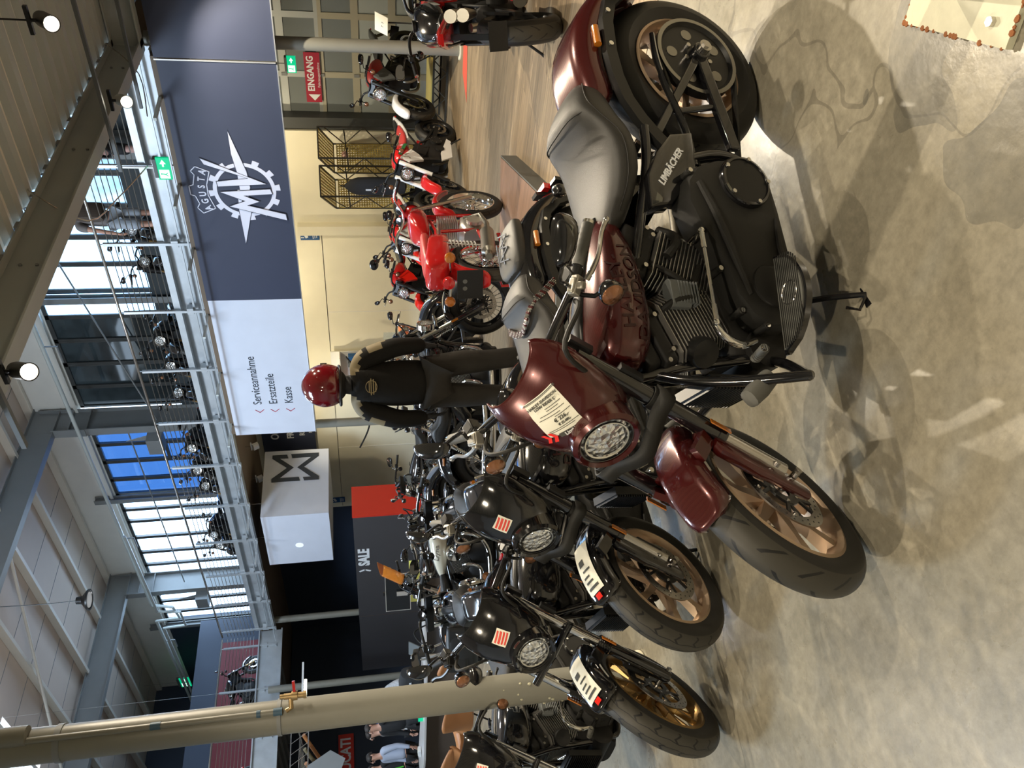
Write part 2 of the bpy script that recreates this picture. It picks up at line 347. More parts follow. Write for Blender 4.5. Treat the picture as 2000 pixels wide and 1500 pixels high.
        if thick: md = o.modifiers.new('thickness', 'SOLIDIFY'); md.thickness = thick; md.offset = 0
        if bevel: md = o.modifiers.new('bevel', 'BEVEL'); md.width = bevel; md.segments = 3; md.limit_method = 'ANGLE'
        if sub: md = o.modifiers.new('smooth', 'SUBSURF'); md.levels = sub; md.render_levels = sub
        return o
def tag(o, label=None, cat=None, group=None, kind=None):
    if label: o['label'] = label
    if cat: o['category'] = cat
    if group: o['group'] = group
    if kind: o['kind'] = kind
    return o
def empty(name, loc=(0, 0, 0), rz=0, label=None, cat=None, group=None, rx=0):
    o = bpy.data.objects.new(name, None); C.objects.link(o); o.location = loc; o.rotation_euler = (rx, 0, rz); o.empty_display_size = .1
    return tag(o, label, cat, group)
def copy_tree(o, parent=None):
    c = o.copy(); C.objects.link(c)
    if parent: c.parent = parent
    for ch in list(o.children): copy_tree(ch, c)
    return c
def struct(o): o['kind'] = 'structure'; return o
def text(name, s, size, matn, parent=None, mtx=None, depth=.002, align='CENTER', bold=0, shear=0, sx=1):
    cu = bpy.data.curves.new(name, 'FONT'); cu.body = s; cu.size = size; cu.extrude = depth; cu.align_x = align; cu.align_y = 'CENTER'; cu.offset = bold; cu.shear = shear; cu.resolution_u = 3
    t = bpy.data.objects.new('t', cu); C.objects.link(t); dg = bpy.context.evaluated_depsgraph_get(); dg.update()
    me = bpy.data.meshes.new_from_object(t.evaluated_get(dg)); bpy.data.objects.remove(t); bpy.data.curves.remove(cu)
    me.name = name; me.materials.clear(); me.materials.append(M[matn])
    if sx != 1:
        for v in me.vertices: v.co.x *= sx
    o = bpy.data.objects.new(name, me); C.objects.link(o)
    if parent: o.parent = parent
    if mtx is not None: o.matrix_local = mtx
    return o
def frame(o, x, y):      # matrix with local x along x, local y along y
    x = Vector(x).normalized(); z = x.cross(Vector(y)).normalized(); y = z.cross(x); m = Matrix((x, y, z)).transposed().to_4x4(); m.translation = Vector(o); return m
def wall_text(name, s, size, matn, x, y, z, parent=None, **k):   # lettering on a wall facing -Y
    return text(name, s, size, matn, parent, frame((x, y, z), (1, 0, 0), (0, 0, 1)), **k)
def sym(fn):
    for s in (1, -1): fn(s)
# ================================================================ SHELL
def plane_box(name, x0, x1, y0, y1, z0, z1, m, kind=True, parent=None):
    b = MB().box(((x0+x1)/2, (y0+y1)/2, (z0+z1)/2), (x1-x0, y1-y0, z1-z0)); o = b.build(name, m, parent)
    return struct(o) if kind else o
plane_box('floor', -32, 5, -7, 18, -.1, 0, 'concrete')
plane_box('floor_wood', -32, 5, 3.95, 13.45, 0, .004, 'wood_floor')
# side walls closing the hall
plane_box('wall_right', 5, 5.2, -7, 18, 0, 9.9, 'wall_white'); plane_box('wall_rear', -32, 5, -7.2, -7, 0, 9.9, 'wall_white')
plane_box('wall_left', -30.2, -30, -7, 15, 0, 9.9, 'wall_navy')
# ground floor back wall: cream panels, then dark
plane_box('wall_cream', -17.75, -8.66, 13.4, 13.6, 0, 4.3, 'wall_cream')
plane_box('wall_cream_panel', -8.66, -6.72, 13.3, 13.5, 0, 3.0, 'wall_cream'); plane_box('wall_cream_step', -8.80, -8.60, 13.15, 13.45, 0, 2.62, 'wall_cream')
for x in (-10.9, -13.1, -15.3): plane_box('trim_seam', x-.006, x+.006, 13.392, 13.4, 0, 2.2, 'wall_white')
plane_box('trim_seam_level', -17.7, -8.7, 13.390, 13.4, 2.196, 2.204, 'counter_brown')
plane_box('wall_navy', -30, -17.75, 13.4, 13.6, 0, 4.3, 'wall_navy'); plane_box('wall_dark_reveal', -6.72, -6.5, 13.35, 13.6, 0, 4.3, 'mullion')
plane_box('wall_above_gate', -6.6, 5, 13.75, 13.9, 3.3, 4.4, 'deck_beige')
# upper hall back wall (window wall at Y 14.8)
plane_box('wall_upper', -30, 5, 14.8, 15.0, 8.38, 9.9, 'wall_white')
plane_box('wall_upper_parapet', -30, 5, 14.8, 15.0, 4.0, 5.55, 'parapet')
plane_box('wall_upper_parapet', -15.0, -7.0, 14.72, 14.82, 4.4, 6.0, 'parapet')
plane_box('wall_upper_end', -30, -25.4, 14.8, 15.0, 5.55, 8.38, 'wall_navy'); plane_box('wall_upper_right', -7.0, 5, 14.8, 15.0, 5.55, 8.38, 'wall_white')
plane_box('trim_ledge', -25.4, -7.0, 14.70, 14.8, 8.42, 8.5, 'wall_white')
# glazing: bays of panes with mullions
MULL = [-7.0, -7.7, -8.45, -9.19, -9.93, -10.61, -11.32, -12.03, -12.73, -13.46, -14.2, -14.9]
MULL2 = [-15.2, -15.77, -16.32, -17.01, -17.76, -18.4, -19.12, -19.68, -20.48, -21.26, -21.94, -22.7, -23.4, -24.1, -24.8, -25.4]
wn = 0
for bay, ml in enumerate((MULL, MULL2)):
    for i in range(len(ml)-1):
        a, b = ml[i+1], ml[i]; mid = (a+b)/2; wn += 1
        if mid > -11.9: gm = 'glass_frost'
        elif mid > -15: gm = 'glass_dark'
        elif mid > -18.4: gm = 'glass_blue'
        else: gm = 'glass_clear'
        fr = MB(); y = 14.86
        fr.box((a+.03, y, 6.95), (.06, .07, 2.86)); fr.box((b-.03, y, 6.95), (.05, .07, 2.86)); fr.box((mid, y, 8.34), (b-a, .07, .09)); fr.box((mid, y, 5.58), (b-a, .07, .08))
        if -17.0 < mid < -16.2: fr.box((mid, y-.02, 6.7), (b-a, .07, .07))
        w = fr.build('window_%d' % wn, 'mullion'); struct(w); tag(w, 'tall steel framed upper hall window pane bay')
        MB().box((mid, y, 6.95), (b-a-.08, .012, 2.74)).build('pane', gm, w)
# roof: panels with a skylight opening, purlins along X, frames along Y
sk = (-21.0, -18.3, 6.5, 8.75); s2 = (-12, -7, .5, 3)
def roof(x0, x1, y0, y1): 
    if x1 > x0 and y1 > y0: plane_box('ceiling_roof', x0, x1, y0, y1, 9.62, 9.75, 'roof_panel')
roof(-30, 5, 8.75, 15); roof(-30, sk[0], 6.5, 8.75); roof(sk[1], 5, 6.5, 8.75); roof(-30, 5, 3, 6.5); roof(-30, -12, .5, 3); roof(-7, 5, .5, 3); roof(-30, 5, -7, .5)
for x in [-29+1.25*i for i in range(20)]: plane_box('ceiling_seam', x-.006, x+.006, 8.8, 14.8, 9.612, 9.62, 'steel_grey')
for i, y in enumerate((14.72, 13.35, 11.68, 10.03, 8.35, 6.7, 5.0, 3.3)):
    o = MB().box((-14, y, 9.52), (32, .09, .18)).build('ceiling_purlin', 'purlin'); struct(o)
def ibeam(name, a, b, h, w, m, tf=.02, tw=.012, upv=(0, 0, 1), parent=None):
    a, b = Vector(a), Vector(b); d = (b-a).normalized(); u = Vector(upv); sd = d.cross(u).normalized(); u = sd.cross(d)
    mb = MB(); mb.bar(a+u*(h/2-tf/2), b+u*(h/2-tf/2), w, tf, upv); mb.bar(a-u*(h/2-tf/2), b-u*(h/2-tf/2), w, tf, upv); mb.bar(a, b, tw, h-2*tf, upv)
    return mb.build(name, m, parent)
for i, x in enumerate((-7.6, -14.95, -22.3)):
    t = empty('portal_frame', (x, 14.5, 4.4), 0, ['grey steel portal frame by the frosted windows behind the deck beam', 'grey steel portal frame dividing the dark windows from the blue ones', 'grey steel portal frame between the bright windows and the dark upper wall'][i], 'steel frame', 'portal frames of the hall')
    c = MB(); c.box((0, .22, 2.45), (.22, .025, 4.9)); c.box((0, -.46, 2.1), (.22, .025, 4.2)); c.box((0, -.12, 2.45), (.016, .68, 4.9)); c.box((0, -.12, 4.1), (.22, .68, .02)); c.box((0, -.12, 3.7), (.2, .66, .02))
    c.build('column', 'steel_grey', t)
    ibeam('rafter', (0, .3, 4.72), (0, -15, 5.02), .62, .2, 'steel_grey', parent=t)
    bt = MB()
    for k in range(4): bt.cyl((-.13, -.465, 3.5+.18*k), (-.1, -.465, 3.5+.18*k), .02, n=8)
    bt.box((0, -.48, 4.1), (.24, .02, .75)); bt.build('end_plate', 'steel_grey', t)
for x in (-11.42, -18.42, -25.4):
    o = ibeam('steel_post', (x, 14.68, 4.4), (x, 14.68, 8.9), .16, .16, 'steel_grey', upv=(0, 1, 0)); tag(o, {-11.42: 'slim grey steel post among the frosted upper windows', -18.42: 'slim grey steel post between the blue panes and the bright panes', -25.4: 'slim grey steel post at the far left of the window wall'}[x], 'steel post', 'slim window wall posts')
# pipes of the hall
def pipe(name, pts, r, m, label, cat='pipe', grp=None):
    o = MB().tube(pts, r, 10).build(name, m); return tag(o, label, cat, grp)
pipe('heating_pipe', [(-7, 13.7, 8.15), (-22.4, 13.7, 8.1), (-22.45, 13.6, 7.5), (-23.3, 13.7, 7.45), (-23.35, 13.7, 8.15), (-29.5, 13.7, 8.1)], .045, 'deck_beige', 'long beige heating pipe with a loop running under the roof before the windows', 'pipe', 'hall pipes')
pipe('heating_pipe', [(-18.6, 13.55, 8.0), (-22.55, 13.55, 7.95), (-22.6, 13.5, 7.3), (-23.5, 13.55, 7.3), (-23.55, 13.55, 7.95), (-29.5, 13.55, 7.9)], .04, 'deck_beige', 'second thinner pipe just below the long heating pipe', 'pipe', 'hall pipes')
pipe('brace_rod', [(-7.6, 14.3, 8.0), (-14.9, 14.3, 6.55)], .018, 'steel_grey', 'thin steel brace rod slanting across the frosted windows', 'brace', 'brace rods')
pipe('brace_rod', [(-15.0, 14.3, 7.3), (-22.2, 14.3, 7.2)], .018, 'steel_grey', 'thin steel rod crossing the blue and bright windows', 'brace', 'brace rods')
pipe('conduit_pipe', [(-13.2, 12.6, 9.45), (-24, 7.7, 9.3)], .035, 'purlin', 'white pipe crossing slantwise below the pale roof panels')
for x in (-9.8, -11.9, -18.9, -24.6): pipe('pipe_hanger', [(x, 13.7, 8.1), (x, 13.7, 7.85), (x-.45, 13.7, 7.85)], .02, 'steel_grey', {-9.8: 'small steel bracket under the heating pipe above the frosted windows', -11.9: 'small steel bracket under the heating pipe above the dark windows', -18.9: 'small steel bracket under the heating pipe near the slim post', -24.6: 'small steel bracket under the heating pipe beyond its loop'}[x], 'bracket', 'pipe brackets')
for i, (x, z) in enumerate(((-14.95, 6.6), (-22.3, 6.7))):
    t = empty('wall_bracket', (x-.2, 13.95, z), 0, ['grey box bracket on the portal frame beside the blue windows', 'grey box bracket on the portal frame by the leftmost bright windows'][i], 'bracket')
    MB().box((-.2, 0, 0), (.5, .35, .35)).build('box', 'steel_grey', t); MB().prism([(0, 0), (.16, 0), (0, .5)], -.01, .01, lambda p: Vector((-.1+p[0], p[2], .17+p[1]))).build('gusset', 'steel_grey', t)
t = empty('hanging_lamp', (-14, 8.8, 6.8), 0, 'black round pendant lamp hanging on a cable under the pale roof', 'lamp')
MB().lathe([(.0, .22), (.07, .2), (.08, .1), (.13, .06), (.20, .0), (.2, -.03), (.17, -.03), (.16, 0), (0, 0)], (0, 0, 0), (0, 0, 1), 24).build('shade', 'black_satin', t)
MB().cyl((0, 0, -.02), (0, 0, -.01), .15, n=24).build('diffuser', 'white_paint', t); MB().tube([(0, 0, .2), (-.02, 0, .7), (0, 0, 1.2), (.1, 0, 2.7)], .008, 6).build('cable', 'black_satin', t)
# ---- back mezzanine: slab, galvanised edge channel
EY = 10.75
plane_box('floor_gallery_back', -30, -4.3, EY+.12, 14.8, 4.12, 4.42, 'ceiling_box')
e = MB(); x0, x1 = -19.25, -4.35; xm, xl = (x0+x1)/2, x1-x0
e.box((xm, EY+.10, 4.22), (xl, .012, .40)); e.box((xm, EY+.05, 4.415), (xl, .14, .012)); e.box((xm, EY+.03, 4.035), (xl, .12, .012)); e.box((xm, EY+.01, 4.47), (xl, .03, .09)); e.box((xm, EY-.0, 4.20), (xl, .03, .03))
tag(e.build('edge_channel', 'galv'), 'long galvanised steel edge channel of the gallery above the dark blue banner', 'steel channel', 'gallery edge channels')
plane_box('trim_soffit', -11.6, -4.4, EY-.1, EY+.1, 3.94, 4.02, 'ceiling_box')
# left gallery
plane_box('floor_gallery_left', -30, -19.5, -7, EY+.12, 4.12, 4.42, 'ceiling_box')
e = MB(); e.box((-19.4, 1.9, 4.14), (.02, 17.8, .56)); e.box((-19.36, 1.9, 4.42), (.10, 17.8, .03)); e.box((-19.36, 1.9, 3.86), (.10, 17.8, .03))
tag(e.build('edge_channel', 'galv'), 'grey steel edge beam of the left gallery below its railing', 'steel channel', 'gallery edge channels')
rb = MB()
for k in range(40): rb.box((-21.6, -7+.45*k, 4.07), (4.2, .2, .1))
struct(rb.build('ceiling_ribs_left', 'steel_grey'))
# railings
def railing(name, pts, posts, label, outv, rails=10):
    t = empty(name, pts[0], 0, label, 'railing', 'gallery railings'); o0 = Vector(pts[0])
    P = [Vector(p)-o0 for p in pts]
    MB().tube([p+Vector((0, 0, 5.34-p.z-o0.z)) for p in P], .022, 10).build('handrail', 'steel', t)
    for k in range(9):
        z = 4.56+.08*k
        MB().tube([p+Vector((0, 0, z-o0.z-p.z)) for p in P], .007, 6).build('railing_wire', 'steel', t)
    for q in posts:
        q = Vector(q)-o0; b = MB(); b.box((q.x, q.y, 4.63-o0.z), (.045, .045, 1.30)); b.cyl((q.x, q.y, 5.27-o0.z), (q.x, q.y, 5.34-o0.z), .008, n=6); b.box((q.x+outv[0]*.04, q.y+outv[1]*.04, 4.26-o0.z), (.12, .12, .10)); b.cyl((q.x-.05, q.y-.03, 3.99-o0.z), (q.x+.05, q.y-.03, 3.99-o0.z), .02, n=8)
        b.build('post', 'galv', t)
    return t
railing('gallery_railing', [(-5.0, EY-.04, 4.4), (-19.36, EY-.04, 4.4)], [(x, EY-.04, 0) for x in (-5.99, -7.3, -8.62, -9.94, -11.28, -12.56, -13.88, -15.18, -16.5, -17.8, -19.1)], 'steel wire railing along the back gallery above the banners', (0, 1))
railing('gallery_railing', [(-19.36, EY-.1, 4.4), (-19.36, -3, 4.4)], [(-19.36, 10.38-1.16*k, 0) for k in range(9)], 'steel wire railing along the left gallery before the red wall panel', (-1, 0))
# struts: short dark square tubes hanging in front of the channel
for k, x in enumerate((-4.95, -6.25, -7.35, -8.66, -9.98, -11.32, -12.62, -13.95, -15.25, -16.6)):
    o = MB().bar((x, EY-.08, 4.0), (x-.05, EY-.62, 4.0), .04, .04).build('outrigger_tube', 'deck_beige' if k < 6 else 'galv'); tag(o, 'short square steel tube sticking out from the gallery edge, '+['rightmost of its row', 'second from the right', 'third from the right', 'fourth from the right', 'fifth from the right', 'fifth from the left', 'fourth from the left', 'third from the left', 'second from the left', 'leftmost of its row'][k], 'bracket', 'outrigger tubes on the gallery edge')
tag(MB().bar((-5.0, EY-.35, 3.99), (-19.2, EY-.35, 3.99), .03, .02).build('cable_rail', 'galv'), 'thin rail running along the gallery edge over the outrigger tubes', 'rail')
# ---- deck over the near area (right): corrugated sheet, beams
mb = MB(); prof = []; y = -7.0; P = .31
while y < 14.7:
    for dy, dz in ((0, 0), (.10, 0), (.13, .075), (.19, .075), (.205, .06), (.22, .075), (.27, .075), (.30, 0)): prof.append((y+dy, 4.47+dz))
    y += P
mb.rings([[(x, a, b) for a, b in prof] for x in (-4.3, 5)], closed=False, caps=False, smooth=False); struct(mb.build('ceiling_deck', 'deck_beige'))
plane_box('floor_upper_right', -4.3, 5, -7, 14.8, 4.53, 4.7, 'wall_white')
b = ibeam('deck_beam', (-4.3, -7, 4.27), (-4.3, EY+.05, 4.27), .36, .17, 'beam_beige', tf=.018)
tag(b, 'beige steel beam edging the corrugated deck towards the open hall', 'steel beam', 'deck beams')
cl = MB()
for k in range(36):
    cl.box((-4.26, -6+.5*k, 4.46), (.10, .09, .03))
    if k % 4 == 0:
        cl.cyl((-4.4, -6+.5*k, 4.2), (-4.28, -6+.5*k, 4.2), .016, n=8); cl.cyl((-4.4, -6+.5*k, 4.33), (-4.28, -6+.5*k, 4.33), .016, n=8)
cl.build('clips', 'steel_grey', b)
b = ibeam('deck_beam', (-4.3, EY-.05, 4.27), (5, EY-.05, 4.27), .36, .17, 'beam_beige', tf=.018); tag(b, 'brown grey steel beam over the dark end of the banner', 'steel beam', 'deck beams')
# lighting tracks and spots
def track(a, b, label):
    t = empty('lighting_track', a, 0, label, 'lighting track', 'lighting tracks under the deck')
    MB().bar((0, 0, 0), Vector(b)-Vector(a), .04, .035).build('rail', 'grey_plastic', t); return t
track((-3.25, 9.52, 3.97), (-4.55, 9.5, 3.97), 'grey lighting track near the split of the blue banner'); track((-2.2, 8.05, 3.97), (-4.6, 8.12, 3.97), 'grey lighting track crossing in front of the beige deck beam'); track((-3.4, 4.27, 3.97), (-4.65, 4.25, 3.97), 'dark lighting track holding the spotlight nearest the camera')
def spot(i, p, aim, label):
    t = empty('track_spotlight', p, 0, label, 'spotlight', 'track spotlights'); d = (Vector(aim)-Vector(p)).normalized()
    s_ = MB(); s_.lathe([(.0, -.11), (.055, -.11), (.062, -.06), (.062, .10), (.066, .12), (.058, .12), (.05, .10)], (0, 0, 0), d, 20); s_.build('housing', 'black_satin' if i % 2 else 'beam_beige', t)
    MB().lathe([(0, .10), (.052, .10)], (0, 0, 0), d, 20).build('bulb_face', 'lamp_glow', t)
    MB().tube([(0, 0, .02), (.0, 0, .12)], .014, 8).build('stem', 'black_satin', t); MB().box((0, 0, .12), (.22, .035, .03)).build('adapter', 'black_satin', t)
    if i > 1: MB().cyl((0, 0, .12), (0, 0, .61), .008, n=6).build('rod', 'black_satin', t)
LB = ['bright spotlight on the track against the beige beam near the upper railing', 'bright spotlight glaring at the deck edge nearest the camera']
for i, (p, a, e) in enumerate(SPOTS): spot(i, p, a, LB[i] if i < 2 else 'track spotlight under the corrugated deck out of the picture, number %d from the beam' % i if 0 else 'unseen track spotlight under the corrugated deck, last three added as fill light')
# conduit clipped round the beam
tag(MB().tube([(-4.18, 10.3, 4.45), (-4.1, 10.2, 4.36), (-4.4, 10.1, 4.06), (-4.7, 9.6, 3.95)], .007, 6, sub=4).build('cable_loop', 'steel'), 'thin grey cable looped round the beam near the banner top', 'cable', 'cables on the beam')
tag(MB().tube([(-4.2, 7.1, 4.5), (-4.15, 6.9, 4.4), (-4.5, 7.0, 4.05), (-4.6, 7.6, 3.9), (-4.64, 8.30, 3.74)], .007, 6, sub=4).build('cable_loop', 'steel'), 'thin grey cable hung below the beam to the green exit sign', 'cable', 'cables on the beam')
# ---- pillars
def pillar(p, r, h, label, base=True):
    t = empty('round_pillar', (p[0], p[1], 0), 0, label, 'pillar', 'round steel pillars')
    MB().lathe([(r, 0), (r, h)], (0, 0, 0), (0, 0, 1), 40).build('shaft', 'pillar_paint', t)
    if base: MB().cyl((0, 0, .004), (0, 0, .02), r+.05, n=32).build('floor_ring', 'wall_cream', t)
    return t
pillar((-4.29, 10.95), .087, 4.1, 'beige round pillar standing before the glazed gate by the red floor strip')
pillar((-11.75, 10.95), .087, 4.1, 'grey round pillar at the left end of the white direction banner')
pillar((-19.15, 10.95), .087, 4.1, 'grey round pillar rising behind the dark sale board'); pillar((-19.2, 9.1), .087, 4.1, 'grey round pillar behind the man in the patterned shirt'); pillar((-19.25, 6.6), .087, 4.1, 'grey round pillar left of the big pillar by the red sign')
bp_ = pillar((-4.3, 1.88), .088, 4.1, 'big beige pillar with a brass water tap rising through the left of the picture')
dp = MB(); dp.tube([(.085, .02, 3.25), (.085, .02, 4.1)], .05, 16); dp.build('sleeve', 'pillar_paint', bp_)
MB().tube([(.092, -.01, 2.02), (.092, -.01, 4.1)], .016, 10).build('riser_pipe', 'pillar_paint', bp_)
ba = MB(); ba.lathe([(.0885, 2.03), (.094, 2.03), (.094, 2.05), (.0885, 2.05)], (0, 0, 0), (0, 0, 1), 32, closed=True); ba.lathe([(.0885, 3.1), (.094, 3.1), (.094, 3.13), (.0885, 3.13)], (0, 0, 0), (0, 0, 1), 32, closed=True); ba.build('pipe_clip', 'steel_grey', bp_)
tp = MB(); d = Vector((.62, .78, 0)); u = Vector((0, 0, 1))
tp.tube([Vector((.092, -.01, 2.0)), Vector((.10, .0, 1.975)), Vector((.10, .0, 1.975))+d*.05, Vector((.10, 0, 1.99))+d*.06, Vector((.10, 0, 2.03))+d*.06], .013, 10)
q = Vector((.10, 0, 1.99))+d*.06; tp.tube([q+u*.02, q-u*.08], .016, 12); tp.cyl(q-u*.02, q-u*.05, .024, n=12); tp.cyl(q-u*.08, q-u*.095, .021, n=8); tp.build('brass_tap', 'brass', bp_)
MB().bar(q+d*.01-u*.035, q+d*.075-u*.03, .018, .014).build('tap_handle', 'red', bp_)
tb = MB(); tb.lathe([(.020, 0), (.020, .045)], (.092, -.01, 2.02), (0, 0, 1), 14); tb.lathe([(.019, 0), (.019, .02)], (.092, -.01, 2.13), (0, 0, 1), 14); tb.lathe([(.019, 0), (.019, .05)], (.092, -.01, 2.62), (0, 0, 1), 14); tb.build('blue_tape', 'tape_blue', bp_)
ch = MB(); random.seed(3)
for k in range(26):
    a = rad(-150+random.random()*150); z = .25+random.random()**2*.6; ch.sph((.0875*cos(a), .0875*sin(a), z), .003+.006*random.random(), (1, 1, 1.2), 4)
ch.build('paint_chips', 'pillar_chip', bp_)
np_ = pillar((-.47, 1.87), .088, 4.47, 'grey pillar at the right edge with a rusty painted base plate', base=False)
bpm = MB().prism([(-.17, -.2), (.18, -.2), (.18, .2), (-.17, .2)], .002, .022).build('base_plate', 'base_paint', np_); bpm.rotation_euler.z = rad(12)
rs = MB()
for k in range(60):
    t_ = random.random(); e_ = random.choice(((-.17, -.2+.4*t_), (-.17+.35*t_, -.2), (-.17+.35*t_, .2))); rs.sph((e_[0], e_[1], .02), .004+.006*random.random(), (1, 1, .5), 3)
rs.build('rust_edge', 'rust', bpm)
MB().cyl((-.12, -.13, .02), (-.12, -.13, .035), .012, n=6).build('bolt', 'steel', bpm)
# ---- banners
def banner(name, x0, x1, z0, z1, m, label, y=EY-.12):
    o = MB().box(((x0+x1)/2, y, (z0+z1)/2), (x1-x0, .03, z1-z0)).build(name, m); tag(o, label, 'banner', None); return o
b0 = banner('navy_banner', -4.40, 0.5, 2.46, 3.97, 'banner_navy', 'dark blue banner panel right of the pale joint')
MB().box((-4.42, EY-.14, 3.22), (.018, .02, 1.50)).build('joint_strip', 'alu', b0); 
b1 = banner('navy_banner', -8.34, -4.44, 2.46, 3.95, 'banner_navy', 'dark blue banner with the white gear emblem on the gallery front')
b2 = banner('white_banner', -11.6, -8.34, 2.45, 3.94, 'banner_white', 'white direction banner with three lines of lettering')
for o, a, c in ((b0, -4.4, .5), (b1, -8.34, -4.44), (b2, -11.6, -8.34)):
    MB().box(((a+c)/2, EY-.14, 2.456), (c-a, .02, .014)).build('edge_profile', 'alu', o)
def stroke(mb, pts, w, y, t=.004, closed=False):       # flat polyline lettering on a -Y facing wall
    n = len(pts)
    for i in range(n if closed else n-1):
        a, b = Vector((pts[i][0], y, pts[i][1])), Vector((pts[(i+1) % n][0], y, pts[(i+1) % n][1])); d = (b-a).normalized()*w*.3; mb.bar(a-d, b+d, t, w, (0, 0, 1)) if abs((b-a).normalized().z) < .98 else mb.box((a+b)/2, (w, t, (b-a).length+w*.6))
# ================================================================ SIGNAGE on the gallery front
YB = EY-.137
def flat(name, poly, m, parent, y=YB, t=.006):
    return MB().prism([(p[0], p[1]) for p in poly], 0, t, lambda p: Vector((p[0], y-p[2], p[1]))).build(name, m, parent)
gx, gz = -6.31, 3.10
gr = MB(); n = 96
for k in range(n):
    a0, a1 = 2*pi*k/n, 2*pi*(k+1)/n; ri = .385; ro = .44+(.065 if (k % 8) in (0, 1, 2) else 0)
    am = (a0+a1)/2
    if 0.05 < am % pi < .30 or pi-.22 < am % pi < pi-.02: pass
    gr.prism([(gx+ri*cos(a0), gz+ri*sin(a0)), (gx+ro*cos(a0), gz+ro*sin(a0)), (gx+ro*cos(a1), gz+ro*sin(a1)), (gx+ri*cos(a1), gz+ri*sin(a1))], 0, .004, lambda p: Vector((p[0], YB-p[2], p[1])))
em_ = empty('gear_emblem', (0, 0, 0), 0); em_.parent = b1
gr.build('gear_ring', 'logo_white', em_)
def outl(nm, poly):
    c = (sum(p[0] for p in poly)/len(poly), sum(p[1] for p in poly)/len(poly))
    big = []
    m_ = len(poly)
    for i in range(m_):      # offset outline, navy, so strokes read as separate
        p0, p1, p2 = Vector(poly[i-1]), Vector(poly[i]), Vector(poly[(i+1) % m_]); d1 = (p1-p0).normalized(); d2 = (p2-p1).normalized(); nn = Vector((d1.y+d2.y, -(d1.x+d2.x)))
        if nn.length < 1e-3: nn = Vector((d1.y, -d1.x))
        nn.normalize(); k = min(2.2, 1/max(.35, abs(nn.dot(Vector((d1.y, -d1.x)))))); big.append(p1+nn*.011*k)
    area = sum(poly[i-1][0]*poly[i][1]-poly[i][0]*poly[i-1][1] for i in range(m_))
    if area < 0:
        big = [Vector(poly[i])*2-big[i] for i in range(m_)]
    return big
def sigil(nm, poly, lv):
    flat(nm+'_gap', [tuple(v) for v in outl(nm, poly)], 'banner_navy', em_, YB-.004-.005*lv, .002); flat(nm, poly, 'logo_white', em_, YB-.006-.005*lv, .003)
sigil('lightning_upper', [(-5.39, 3.21), (-6.00, 3.04), (-6.26, 3.02), (-6.5, 3.09), (-6.5, 3.16), (-6.0, 3.17), (-5.73, 3.14+.07)], 0)
sigil('lightning_lower', [(-7.23, 3.2), (-6.64, 3.22), (-6.3, 3.2), (-6.3, 3.08), (-6.66, 3.05)], 0)
sigil('letter_bar', [(-5.80, 3.64), (-6.20, 2.79), (-6.24, 3.46), (-6.165, 3.47), (-6.11, 3.02), (-5.89, 3.60)], 1)
sigil('letter_bar', [(-6.33, 3.44), (-6.285, 2.74), (-6.36, 2.72), (-6.39, 3.13), (-6.49, 2.92), (-6.555, 3.10), (-6.71, 2.56), (-6.81, 2.55), (-6.57, 3.34), (-6.48, 3.11)], 2)
sh = [(-5.93, 3.73), (-6.01, 3.55), (-6.22, 3.615), (-6.39, 3.62), (-6.61, 3.55), (-6.69, 3.73), (-6.60, 3.80), (-6.53, 3.76), (-6.40, 3.80), (-6.38, 3.86), (-6.24, 3.86), (-6.22, 3.80), (-6.06, 3.76), (-6.0, 3.80)]
s_ = MB(); stroke(s_, sh, .013, YB-.004, closed=True); s_.build('crest_outline', 'logo_white', em_)
for k, ch_ in enumerate('AGUSTA'):
    a = rad(-22+44*(k+.5)/6); wall_text('crest_letter', ch_, .135, 'logo_white', -6.31+.93*sin(a), YB-.002, 2.755+.935*cos(a), em_, depth=.002, bold=.004, sx=.8).rotation_euler.rotate_axis('Z', -a)
def wl(s, sz, m, x, z, parent, y=YB, **k): return wall_text('lettering', s, sz, m, x, y, z, parent, align='LEFT', depth=.002, **k)
wl('Serviceannahme', .215, 'text_slate', -10.79, 3.44, b2, sx=.86); wl('Ersatzteile', .215, 'text_slate', -10.79, 3.16, b2, sx=.86); wl('Kasse', .215, 'text_slate', -10.79, 2.88, b2, sx=.86)
for z in (3.43, 3.155, 2.875):
    s_ = MB(); stroke(s_, [(-10.93, z+.075), (-11.0, z), (-10.93, z-.075)], .012, YB-.002); s_.build('chevron', 'chevron_red', b2)
# two-sided box sign with the M emblem
t = empty('box_sign', (-14.42, EY, 0), 0, 'white box sign with a dark angular letter emblem hanging under the gallery', 'sign')
MB().box((-.94, .94, 3.11), (1.86, 1.88, 1.45)).build('sign_body', 'banner_white', t)
for a_ in (-1.6, -.3): MB().cyl((a_, .6, 1.45+2.385-.05), (a_, .6, 4.12), .012, n=8).build('hanger', 'steel', t)
def xflat(nm, pts, par, x=.0, m='text_slate'): return MB().prism([(p[0]-EY, p[1]) for p in pts], 0, .006, lambda p: Vector((x-.005+p[2]+.0, p[0], p[1]))).build(nm, m, par)
xflat('emblem_half', [(12.5, 3.66), (12.5, 3.33), (12.39, 3.30), (12.39, 3.49), (12.1, 3.17), (11.81, 3.47), (11.81, 3.05), (11.70, 3.02), (11.70, 3.65), (11.80, 3.65), (12.1, 3.32), (12.40, 3.66)], t)
xflat('emblem_half', [(12.51, 3.24), (12.51, 2.61), (12.41, 2.61), (12.10, 2.94), (11.80, 2.60), (11.70, 2.60), (11.70, 2.93), (11.80, 2.96), (11.80, 2.78), (12.10, 3.09), (12.39, 2.78), (12.39, 3.21)], t)
MB().lathe([(0, .0), (.085, .0), (.09, -.004)], (-1.15, -.012, 3.1), (0, -1, 0), 32).build('light_disc', 'disc_white', t)
